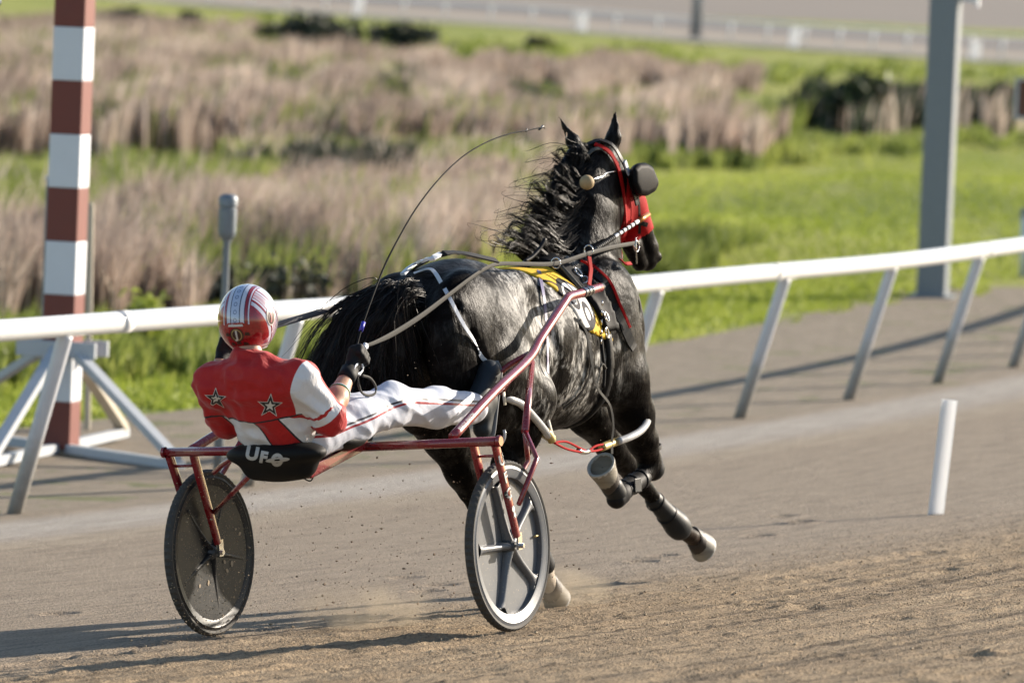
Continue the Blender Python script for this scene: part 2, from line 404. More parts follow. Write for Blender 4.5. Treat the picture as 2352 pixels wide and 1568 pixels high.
# ================================================================== BLADES
def blades(name, n, pick, hgt, wid, m, zfun, lean=.25, vfun=None, label=None, seed=1, seg2=True):
    rg = np.random.default_rng(seed); pts = pick(rg, n); n = len(pts)
    X, Y = pts[:, 0], pts[:, 1]; Z = np.array([zfun(x, y) for x, y in zip(X, Y)]) if zfun else np.full(n, -.63)
    H = hgt(rg, pts); Wd = wid(rg, pts) if callable(wid) else np.full(n, wid) * rg.uniform(.6, 1.4, n)
    a = rg.uniform(0, 2 * pi, n); la = rg.uniform(0, 2 * pi, n); ll = rg.uniform(0, lean, n) * H
    dx, dy = np.cos(a) * Wd / 2, np.sin(a) * Wd / 2; lx, ly = np.cos(la) * ll + .12 * H, np.sin(la) * ll
    V = np.empty((n, 5, 3))
    V[:, 0] = np.stack([X - dx, Y - dy, Z], -1); V[:, 1] = np.stack([X + dx, Y + dy, Z], -1)
    mx, my, mz = X + lx * .35, Y + ly * .35, Z + H * .6
    V[:, 2] = np.stack([mx + dx * .8, my + dy * .8, mz], -1); V[:, 3] = np.stack([mx - dx * .8, my - dy * .8, mz], -1)
    V[:, 4] = np.stack([X + lx, Y + ly, Z + H * (1 - .1 * (ll / (H + 1e-6)))], -1)
    b = (np.arange(n) * 5)[:, None]
    F = np.concatenate([b + np.array([[0, 1, 2, 3]])]).tolist() + (b + np.array([[3, 2, 4]])).tolist()
    v = np.clip((vfun(rg, pts) if vfun else rg.random(n)), 0, 1)
    vv = np.repeat(v, 5)
    o = obj(name, (V.reshape(-1, 3), F), m, smooth=False, org=(0, 0, 0), attrs={'v': vv})
    return tag(o, label, None, None, 'stuff')
def inpoly(P, poly):
    x, y = P[:, 0], P[:, 1]; r = np.zeros(len(P), bool); j = len(poly) - 1
    for i in range(len(poly)):
        xi, yi = poly[i]; xj, yj = poly[j]
        c = ((yi > y) != (yj > y)) & (x < (xj - xi) * (y - yi) / (yj - yi + 1e-9) + xi); r ^= c; j = i
    return r
def pick_px(poly, thin=None, clump=0.0, cs=(60, 22)):
    """random stems inside an area surveyed on the photograph, as points on the infield"""
    poly = np.asarray(poly, float)
    def f(rg, n):
        out = []; k = 0; lo, hi = poly.min(0), poly.max(0)
        while k < n:
            P = rg.uniform(lo - [70, 22], hi + [70, 22], (n * 2, 2)); Q = P + np.stack([(vnoise(P[:, 0] / 45 + 70, P[:, 1] / 15 + 70, 71) - .5) * 150, (vnoise(P[:, 0] / 62 + 70, P[:, 1] / 24 + 70, 72) + .5 * vnoise(P[:, 0] / 22 + 70, P[:, 1] / 12 + 70, 73) - .75) * 44], -1); P = P[inpoly(Q, poly)]
            if clump: P = P[vnoise(P[:, 0] / cs[0] + 50, P[:, 1] / cs[1] + 50, 21) > clump * rg.random(len(P)) * 1.3]
            out.append(P); k += len(P)
        P = np.vstack(out)[:n]
        d = FW[None] + RT[None] * (P[:, 0:1] - 1176) / FPX - UP[None] * (P[:, 1:2] - 784) / FPX
        t = (-.64 - C0[2]) / d[:, 2:3]; W = C0[None] + d * t
        return np.c_[W[:, :2], P]
    return f
zf = None
def zlow(x, y): return in_z(x, y)
# ================================================================== VEGETATION OF THE INFIELD
U = lambda rg, n, a, b: rg.uniform(a, b, n)
patch = lambda P, sx, sy, sd: vnoise(P[:, 2] / sx + 30, P[:, 3] / sy + 30, sd)
# upper reed bed
POL1 = [(-150, 95), (250, 98), (640, 120), (900, 160), (1050, 235), (1250, 262), (1400, 235), (1600, 262), (1720, 300), (1800, 345), (1780, 360), (1600, 368), (1480, 372), (1200, 362), (1000, 348), (600, 350), (-150, 348)]
blades('reed_bed', 52000, pick_px(POL1, clump=.75, cs=(70, 16)), lambda rg, P: U(rg, len(P), .35, .95) * (.45 + 1.0 * patch(P, 110, 26, 31)), .075, M_reed, None,
       .3, lambda rg, P: rg.normal(.56, .22, len(P)) + .7 * (patch(P, 90, 22, 33) - .5), 'dry pinkish brown reed bed spread across the upper infield', 3)
POL2 = [(850, 168), (1250, 165), (1600, 180), (1780, 196), (1780, 206), (1500, 208), (1000, 190), (850, 185)]
blades('reed_strip', 6000, pick_px(POL2), lambda rg, P: U(rg, len(P), .3, .8), .10, M_reed, None, .3, lambda rg, P: rg.normal(.42, .2, len(P)),
       'thin far strip of dry reeds just below the distant rail', 4)
# lower bed, paler and taller in front
POL3 = [(170, 600), (300, 540), (600, 520), (900, 490), (1180, 470), (1300, 500), (1300, 560), (1150, 640), (1000, 700), (800, 745), (400, 752), (170, 750)]
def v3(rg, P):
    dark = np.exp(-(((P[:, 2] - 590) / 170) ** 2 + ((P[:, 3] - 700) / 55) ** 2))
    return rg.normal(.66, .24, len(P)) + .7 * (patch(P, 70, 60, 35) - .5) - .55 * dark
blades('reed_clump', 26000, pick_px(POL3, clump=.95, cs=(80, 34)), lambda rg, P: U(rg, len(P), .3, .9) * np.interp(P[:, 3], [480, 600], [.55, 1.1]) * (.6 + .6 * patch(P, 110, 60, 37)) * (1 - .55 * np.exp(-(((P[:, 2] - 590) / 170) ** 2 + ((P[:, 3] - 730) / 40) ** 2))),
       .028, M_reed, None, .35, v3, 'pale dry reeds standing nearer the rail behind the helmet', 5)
blades('reed_corner', 4200, pick_px([(-60, 640), (110, 640), (240, 700), (240, 760), (110, 775), (-60, 770)]), lambda rg, P: U(rg, len(P), .5, .95), .026, M_reed, None, .35,
       lambda rg, P: rg.normal(.5, .22, len(P)), 'dry reeds at the left edge behind the striped pole', 6)
# mid strip with short, mixed reeds between the beds
blades('reed_fringe', 5500, pick_px([(450, 440), (900, 400), (1290, 410), (1290, 470), (900, 500), (450, 520)], clump=.7), lambda rg, P: U(rg, len(P), .15, .5), .045, M_reed, None, .35,
       lambda rg, P: rg.normal(.55, .2, len(P)), 'thinner dry reeds between the two reed beds', 7)
# greens
G = lambda name, n, poly, h0, h1, w, lab, sd, mu=.5, m=None, cl=.2: blades(name, n, pick_px(poly, clump=cl), lambda rg, P: U(rg, len(P), h0, h1), w, m or M_tall, None, .4,
       lambda rg, P: rg.normal(mu, .2, len(P)) + .5 * (patch(P, 80, 30, sd) - .5), lab, sd)
G('tall_grass', 22000, [(-60, 430), (300, 420), (540, 430), (600, 470), (480, 560), (330, 620), (200, 650), (-60, 640)], .25, .6, .03, 'tall fresh green grass between the reed beds left of the grey post', 11, .55)
G('green_sedge', 14000, [(560, 345), (900, 340), (1250, 365), (1290, 400), (900, 395), (560, 420)], .12, .38, .05, 'low green sedge strip in front of the upper reed bed', 12, .55)
G('bank_grass', 7000, [(1260, 372), (1480, 372), (1900, 352), (2150, 330), (2500, 300), (2500, 318), (2150, 350), (1900, 372), (1500, 388), (1260, 388)], .08, .32, .06, 'rough green grass edging the lawn under the reeds', 13, .62)
G('ditch_grass', 8000, [(1860, 235), (2100, 240), (2500, 225), (2500, 275), (2150, 300), (1950, 320), (1880, 290)], .3, .8, .08, 'ditch grass right of the dark bush, its shade painted as dark green', 14, .4, M_dkgr)  # the shade on this grass is put into its dark palette
G('rush_tufts', 170, [(1900, 300), (2500, 262), (2500, 292), (2150, 322), (1950, 340)], .6, 1.2, .06, 'scattered pale dry rushes over the dark ditch', 15, .7, M_reed, .6)
G('verge_grass', 6000, [(200, 70), (700, 60), (1200, 120), (1900, 160), (2500, 165), (2500, 178), (1900, 175), (1200, 150), (700, 110), (200, 110)], .15, .5, .16, 'green verge below the distant rail', 16, .5)
G('leafy_weeds', 9000, [(215, 800), (480, 770), (860, 760), (1160, 700), (1160, 760), (880, 830), (480, 860), (215, 880)], .08, .30, .03, 'bright green leafy weeds behind the inside rail', 17, .7)
G('corner_weeds', 3500, [(-60, 800), (230, 790), (230, 860), (-60, 900)], .15, .4, .03, 'green weeds by the foot of the striped pole', 18, .6)
G('swell_weeds', 5000, [(1400, 560), (1600, 560), (1720, 600), (1600, 660), (1400, 690)], .18, .45, .03, 'darker weeds behind the horse muzzle', 19, .35)
def pick_edge(rg, n):
    s = rg.uniform(-6, 60, n); w = vnoise(s * .6 + 9, s * 0 + 3, 41) * 1.0 + vnoise(s * 2.3 + 9, s * 0 + 5, 42) * .5
    d = -2.95 - w - rg.gamma(1.5, 1.1, n); x, y = WXY(s, d); return np.c_[x, y, x * 0, y * 0]
blades('lawn_edge_grass', 42000, pick_edge, lambda rg, P: U(rg, len(P), .03, .11), .02, M_lawnb, None, .6, lambda rg, P: rg.normal(.5, .22, len(P)), 'short grass fringe along the gravel apron', 20)
def pick_lawn(rg, n):
    f = pick_px([(-60, 860), (1200, 740), (1480, 380), (2500, 330), (2500, 640), (1480, 800), (-60, 1010)], clump=.2); return f(rg, n)
blades('lawn_grass', 45000, pick_lawn, lambda rg, P: U(rg, len(P), .02, .06), .03, M_lawnb, zlow, .6, lambda rg, P: rg.normal(.55, .2, len(P)) + .6 * (patch(P, 200, 30, 51) - .5), 'mown bright green lawn of the infield', 21)

G('hollow_shade', 5200, [(880, 215), (1280, 268), (1280, 300), (1050, 292), (880, 262)], .3, .85, .07, 'dark stalks painting the shade of a hollow in the upper reeds above the whip', 27, .5, M_shrub, .8)  # dark stalks stand in for the shade of a reed hollow
G('dark_scrub_low', 2600, [(560, 395), (900, 380), (900, 425), (560, 430)], .2, .55, .05, 'dark scrub hollow behind the grey pipe post', 28, .5, M_shrub, 1.1)
G('top_scrub', 5000, [(-80, 62), (300, 60), (640, 92), (640, 112), (300, 98), (-80, 95)], .3, .8, .11, 'dull scrub at the top left beyond the upper reeds', 26, .35, M_reed, 1.0)
# tufts of green showing through the reeds, and pale tufts strewn into the greens
G('mixed_green', 11000, [(-100, 110), (640, 130), (1000, 250), (1900, 300), (1500, 360), (600, 345), (-100, 345)], .35, .95, .06, 'green tufts showing through gaps in the upper reeds', 22, .35, None, 1.0)
G('mixed_green_low', 6500, [(300, 560), (1250, 480), (1250, 640), (1000, 730), (300, 750)], .25, .8, .03, 'green tufts showing through gaps in the nearer reeds', 23, .55, None, 1.1)
G('pale_tufts', 450, [(-60, 440), (540, 430), (560, 560), (200, 650), (-60, 640)], .4, .9, .028, 'pale dry stalks strewn through the tall green grass', 24, .75, M_reed, 1.1)
G('pale_tufts_far', 900, [(560, 350), (1290, 360), (1290, 420), (560, 430)], .2, .6, .045, 'pale dry stalks strewn over the green sedge', 25, .7, M_reed, .9)
# shrubs: twiggy crowns of small leaves round a few stems
def shrub(x, y, w, h, label, n=900, seed=1, name='shrub', dens=.16, mat_=None):
    rg = np.random.default_rng(seed); P = atz(x, y, -.64); k = FPX / ((P - C0) @ FW); W2 = w / k / 2; Hh = h / k
    t = empty(name, P, label, 'shrub', None)
    c = rg.normal(0, 1, (14, 3)) * np.array([W2 * .42, W2 * .35, Hh * .16]) + np.array([0, 0, Hh * .5])
    c[:, 2] = np.clip(c[:, 2], Hh * .2, Hh * .8)
    V = []; F = []; v = []
    for i in range(n):
        q = c[rg.integers(14)] + rg.normal(0, 1, 3) * np.array([W2 * .22, W2 * .22, Hh * .15]); q[2] = abs(q[2])
        a = rg.normal(0, 1, 3); a /= np.linalg.norm(a); b = np.cross(a, rg.normal(0, 1, 3)); b /= np.linalg.norm(b); s_ = rg.uniform(.5, 1.3) * dens
        j = len(V); V += [P + q - a * s_, P + q + b * s_ * .5, P + q + a * s_, P + q - b * s_ * .5]; F.append([j, j + 1, j + 2, j + 3]); v += [rg.random()] * 4
    o = obj('crown', (V, F), mat_ or M_shrub, t, smooth=False, attrs={'v': v})
    st = [tube([P + [0, 0, 0], P + c[i] * [.5, .5, .6], P + c[i] * 1.1], [.05, .03, .01], 5, 3) for i in range(6)]
    obj('stem', merge(*st), M_wood, t)
    return t
shrub(725, 128, 165, 92, 'largest dark bush in the upper reeds right of the striped pole', 1500, 1, dens=.2)
shrub(945, 118, 150, 58, 'low wide dark bush right of the largest dark bush', 900, 2, dens=.2)
shrub(300, 72, 95, 45, 'dark bush in the green verge near the top left', 700, 3, dens=.22)
shrub(428, 68, 50, 38, 'small dark bush right of the one near the top left', 500, 4, dens=.2)
shrub(1240, 128, 60, 45, 'small dark bush on the verge above the whip tip', 500, 5, dens=.2)
shrub(1968, 300, 165, 120, 'dark green bush left of the square grey pole', 1600, 6, dens=.13, mat_=M_dkgr)
shrub(1850, 290, 130, 85, 'dull brown bush at the end of the reed bed', 900, 7, dens=.13)
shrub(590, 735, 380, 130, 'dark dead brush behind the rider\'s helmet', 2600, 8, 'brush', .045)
shrub(335, 830, 150, 150, 'tall bright weed bush right of the striped pole', 1600, 9, 'weed_bush', .035, M_lawnb)
shrub(1290, 590, 210, 190, 'leafy green bush behind the mane of the horse', 1400, 10, 'weed_bush', .04, M_tall)
# ================================================================== RAILS, POLES, MARKERS
M_white = simple('white_paint', (.82, .82, .80), .35, var=.03, coat=.3)
M_joint = simple('rail_joint_paint', (.66, .66, .66), .45, var=.1)
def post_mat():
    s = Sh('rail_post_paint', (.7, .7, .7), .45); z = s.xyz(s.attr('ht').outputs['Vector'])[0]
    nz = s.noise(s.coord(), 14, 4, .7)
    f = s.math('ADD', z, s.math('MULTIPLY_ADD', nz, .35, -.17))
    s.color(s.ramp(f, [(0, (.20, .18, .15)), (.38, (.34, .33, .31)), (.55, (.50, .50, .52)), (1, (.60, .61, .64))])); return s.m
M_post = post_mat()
M_galv = simple('galvanized_steel', (.19, .215, .24), .5, metal=.35, var=.16, scale=30)
M_redp = simple('faded_red_paint', (.165, .040, .028), .6, var=.14, scale=9)
M_whitep = simple('pole_white_paint', (.66, .68, .72), .6, var=.05, scale=9)
M_dark = simple('dark_steel', (.05, .055, .06), .5)

rail = empty('safety_rail', GP(0, 0), 'white tubular inside rail on slanted posts running across the infield edge', 'rail fence')
HR, LEAN = 1.055, .33
rp = [GP(s, LEAN) + [0, 0, HR - (ZG(LEAN) + .5) + .006 * sin(s * .9)] for s in np.arange(-14, 40, .5)]
obj('rail', tube(rp, .06, 18), M_white, rail)
for s in np.arange(-13.3, 39, 4.6):
    i = int(round((s + 14) / .5)); q0, q1 = rp[i], rp[i + 1]; T = (q1 - q0) / np.linalg.norm(q1 - q0); obj('rail_joint', tube([q0, q0 + T * .10], .0625, 18), M_joint, rail)
PS = [-5.2, -2.6, 0, 2.45, 4.95, 7.45, 9.77, 12.1, 14.37, 16.7, 19.0, 21.3, 23.6]
for s in PS:
    a = GP(s, 0) - [0, 0, .12]; b = GP(s, LEAN) + [0, 0, HR - .05 - (ZG(LEAN) + .5)]
    Q = [a, a + (b - a) * .5, b - (b - a) * .08, b]
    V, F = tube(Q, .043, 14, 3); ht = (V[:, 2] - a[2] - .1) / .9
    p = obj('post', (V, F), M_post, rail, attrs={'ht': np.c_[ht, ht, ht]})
    T = GP(s + .1, LEAN) - GP(s, LEAN); T /= np.linalg.norm(T)
    obj('bracket', box(b + T * .05 + [0, 0, .012], T * .09, np.cross(T, [0, 0, 1]) * .035, [0, 0, .012]), M_white, p, smooth=False)

# striped distance pole on its wooden stand
def striped_pole():
    B = GP(3.85, -2.13); t = empty('striped_pole', B, 'tall square pole banded red and white on a braced stand', 'pole')
    th = radians(-14); ax = np.array([cos(th), sin(th), 0]); ay = np.array([-sin(th), cos(th), 0]); w = .102
    V = []; F = []; mi = []; z = .03; k = 0
    while z < 3.6:
        h = .30 if k == 0 else .334
        v, f = box(B + [0, 0, z + h / 2], ax * w, ay * w, [0, 0, h / 2]); n = len(V); V += list(v); F += [[i + n for i in q] for q in f]; mi += [k % 2] * 6
        z += h; k += 1
    bevelled(obj('mast', (V, F), [M_redp, M_whitep], t, smooth=False, mi=mi), .006)
    for nm, (dx, dy) in (('brace', (.80, -1.02)), ('brace', (-.30, -1.36)), ('brace', (.32, 1.1)), ('brace', (-.92, .72))):
        D = np.array([dx, dy, 0]); D1 = D / np.linalg.norm(D); e = B + D + [0, 0, .05]
        bevelled(obj('brace', beam(B + D1 * .12 + [0, 0, .66], e + [0, 0, .03], .075, .05), M_wh2 if dx > 0 and dy > 0 else M_whg, t, smooth=False), .004)
        bevelled(obj('foot_beam', beam(B + D1 * .08 + [0, 0, .035], e + D1 * .05, .065, .06), M_whg, t, smooth=False), .005)
    for s_ in (-1, 1):
        bevelled(obj('collar', box(B + ay * s_ * (w + .022) + [0, 0, .66], ax * .26, ay * .018, [0, 0, .05]), M_whg, t, smooth=False), .004)
M_whg = simple('grey_painted_timber', (.44, .46, .48), .7, var=.15, scale=6, bump=.2)
M_wh2 = simple('bare_timber', (.52, .46, .36), .75, var=.15, scale=6, bump=.2)
striped_pole()
# poles standing behind the striped one
def post_round(name, x, ytop, base, r, m, lab, cat, head=None):
    P, s, d = on_ground(*base) if base[1] > 0 else (None, 0, 0)
    k = FPX / ((P - C0) @ FW); h = (base[1] - ytop) / k
    t = empty(name, P, lab, cat); obj('shaft', tube([P - [0, 0, .1], P + [0, 0, h]], r, 12), m, t); return t, P, h, k
P0, _, _ = on_ground(104, 990); kk = FPX / ((P0 - C0) @ FW)
t = empty('steel_post', P0, 'narrow blue grey steel post half hidden behind the striped pole', 'post')
bevelled(obj('shaft', box(P0 + [0, 0, .83], (.05, 0, 0), (0, .05, 0), (0, 0, .83)), M_galv, t, smooth=False), .005)
obj('cap', box(P0 + [0, 0, 1.67], (.057, 0, 0), (0, .057, 0), (0, 0, .012)), M_whg, t, smooth=False)
P0, _, _ = on_ground(200, 985)
t = empty('timber_stake', P0, 'thin pale timber stake leaning just right of the striped pole', 'stake')
bevelled(obj('stake', beam(P0, P0 + [-.03, 0, 1.5], .05, .04), M_wh2, t, smooth=False), .004)

# grey pipe post with a swollen head
def pipe_post():
    B, s, d = on_ground(500, 1092); k = FPX / ((B - C0) @ FW); H = 647 / k
    t = empty('pipe_post', B, 'slim grey pipe post with a rounded capsule head behind the helmet', 'post')
    Z = [0, 0, 1.0]
    obj('stem', lathe([(.001, -.05), (.03, -.05), (.03, .42), (.021, .44), (.021, H - .30), (.03, H - .27)], B, [1, 0, 0], [0, 1, 0], Z, 20), M_galv, t)
    obj('head', lathe([(.03, H - .27), (.05, H - .25), (.055, H - .22), (.055, H - .09), (.048, H - .085), (.048, H - .075), (.057, H - .07), (.058, H - .03), (.05, H - .01), (.03, H), (.001, H + .002)], B, [1, 0, 0], [0, 1, 0], Z, 24), M_galv, t, auto=50)
pipe_post()

def light_pole():
    B, s, d = on_ground(2141, 682); t = empty('light_pole', B, 'thick square galvanized steel pole beside the lawn at right', 'pole')
    th = radians(-13); ax = np.array([cos(th), sin(th), 0]); ay = np.array([-sin(th), cos(th), 0])
    bevelled(obj('shaft', box(B + [0, 0, 2.35], ax * .148, ay * .148, [0, 0, 2.45]), M_galv, t, smooth=False), .02, 3)
    obj('bracket', merge(box(B + ax * .24 + [0, 0, 3.06], ax * .085, ay * .03, [0, 0, .05]), box(B + ax * .325 + [0, 0, 3.03], ax * .012, ay * .05, [0, 0, .07])), M_whitep, t, smooth=False)
    obj('base_plate', box(B + [0, 0, .01], ax * .22, ay * .22, [0, 0, .012]), M_galv, t, smooth=False)
light_pole()

def marker(name, base, top, label, grp=None, wid=.07, back=0):
    B, s, d = on_ground(*base); k = ray(*top); T = C0 + k * (((B - C0) @ FW) / 1.0)
    ax = (T - B); L = np.linalg.norm(ax); ax /= L
    w1 = np.cross(ax, [0, 1, 0]); w1 /= np.linalg.norm(w1); w1 = w1 * cos(.35) + np.cross(ax, w1) * sin(.35); w2 = np.cross(ax, w1)
    n = 14; prof = []
    a = np.linspace(0, pi, n); ring = [(cos(q) * wid * .5, -sin(q) * wid * .46) for q in a] + [(cos(q) * (wid * .5 - .006), -sin(q) * (wid * .46 - .006)) for q in a[::-1]]
    V = []; F = []; m_ = len(ring); hs = [-.05, L * .3, L * .7, L]
    for h in hs: V += [B + ax * h + w1 * p + w2 * q for p, q in ring]
    for i in range(len(hs) - 1):
        for j in range(m_): F.append([i * m_ + j, i * m_ + (j + 1) % m_, (i + 1) * m_ + (j + 1) % m_, (i + 1) * m_ + j])
    t_ = len(V) - m_; F += [[t_ + i, t_ + i + 1, t_ + m_ - 2 - i, t_ + m_ - 1 - i] for i in range(n - 1)]
    o = obj(name, (V, F), M_mark, org=B, auto=35); tag(o, label, 'track marker', grp); return o
s_ = Sh('white_plastic', (.86, .86, .87), .4, spec=.4); M_mark = s_.m
tr = s_.n('ShaderNodeBsdfTranslucent'); tr.inputs[0].default_value = (.9, .9, .9, 1); mx = s_.n('ShaderNodeMixShader'); mx.inputs[0].default_value = .5
s_.nt.links.new(s_.b.outputs[0], mx.inputs[1]); s_.nt.links.new(tr.outputs[0], mx.inputs[2]); s_.nt.links.new(mx.outputs[0], s_.nt.nodes['Material Output'].inputs[0])
marker('track_marker', (2150, 1182), (2182, 918), 'white plastic pylon standing alone on the sand at right', None, .088)

# distant rail of the far straight
def far_base(x): return atz(x, far_line(x), -.62)
fr = empty('far_rail', far_base(1176), 'low pale rail on white posts along the far straight', 'rail fence')
RX = list(range(-100, 2600, 50))
obj('rail', tube([far_base(x) + [0, 0, .95] for x in RX], .055, 8), M_white, fr)
for x in [480, 575, 655, 745, 830, 925, 1020, 1125, 1220, 1316, 1412, 1508, 1592, 1675, 1760, 1845, 1925, 2002, 2080, 2155, 2228, 2298, 2365]:
    a = far_base(x); obj('post', tube([a, a + [.1, 0, .93]], .055, 8), M_white, fr)
for x, h, lab in ((820, 1.15, 'leftmost white board marker in front of the far rail'), (1335, 1.0, 'white board marker of the far rail above the whip tip'), (1822, .95, 'white board marker of the far rail left of the grey pole'), (2236, .8, 'white board marker of the far rail right of the grey pole')):
    a = atz(x, far_line(x) + 8, -.6); w = .22
    o = obj('far_marker', box(a + [.04, 0, h / 2], (w, 0, 0), (0, .05, 0), (.05 * h, 0, h / 2)), M_mark, org=a, smooth=False); bevelled(o, .02); tag(o, lab, 'track marker', 'white board markers along the far rail')
a = atz(1597, 88, -.62); t = empty('far_pole', a, 'blue grey pole rising from the far rail at the top', 'pole')
obj('shaft', tube([a, a + [.1, 0, 4.5]], [.25, .22], 12), M_galv, t); obj('base_plate', box(a + [0, 0, .05], (.4, 0, 0), (0, .4, 0), (0, 0, .05)), M_galv, t, smooth=False)

# sign at the right edge of the photograph
def edge_sign():
    B, s, d = on_ground(2366, 640); k = FPX / ((B - C0) @ FW); z1 = (640 - 272) / k; z2 = (640 - 184) / k
    t = empty('notice_board', B, 'brown board in a pale frame on a post at the right edge', 'sign')
    cx = B + [.02 + .17, 0, (z1 + z2) / 2]; hw = .27; hh = (z2 - z1) / 2
    obj('post', beam(B, B + [0, 0, z2 + .22], .07, .07, (0, 1, 0)), M_galv, t, smooth=False)
    obj('panel', box(cx + [-.17, -.06, 0], (hw, 0, 0), (0, .012, 0), (0, 0, hh)), simple('brown_board', (.15, .065, .04), .7), t, smooth=False)
    fr_ = [beam(cx + [-.17 - hw, -.075, -hh - .0], cx + [-.17 - hw, -.075, hh], .035, .03, (0, 1, 0)), beam(cx + [-.17 + hw, -.075, -hh], cx + [-.17 + hw, -.075, hh], .035, .03, (0, 1, 0)),
           beam(cx + [-.17 - hw - .02, -.078, hh], cx + [-.17 + hw + .02, -.078, hh], .03, .035, (0, 1, 0)), beam(cx + [-.17 - hw - .02, -.078, -hh], cx + [-.17 + hw + .02, -.078, -hh], .03, .035, (0, 1, 0))]
    obj('frame', merge(*fr_), M_whg, t, smooth=False)
edge_sign()
B, _, _ = on_ground(2348, 640); k_ = FPX / ((B - C0) @ FW)
t = empty('short_post', B, 'short pale grey post with a cap behind the rail at the right edge', 'post')
obj('shaft', tube([B, B + [0, 0, 145 / k_]], .042, 12), M_whitep, t); obj('cap', lathe([(.055, 0), (.055, .06), (.04, .08), (.001, .082)], B + [0, 0, 145 / k_], [1, 0, 0], [0, 1, 0], [0, 0, 1], 16), M_galv, t, auto=40)
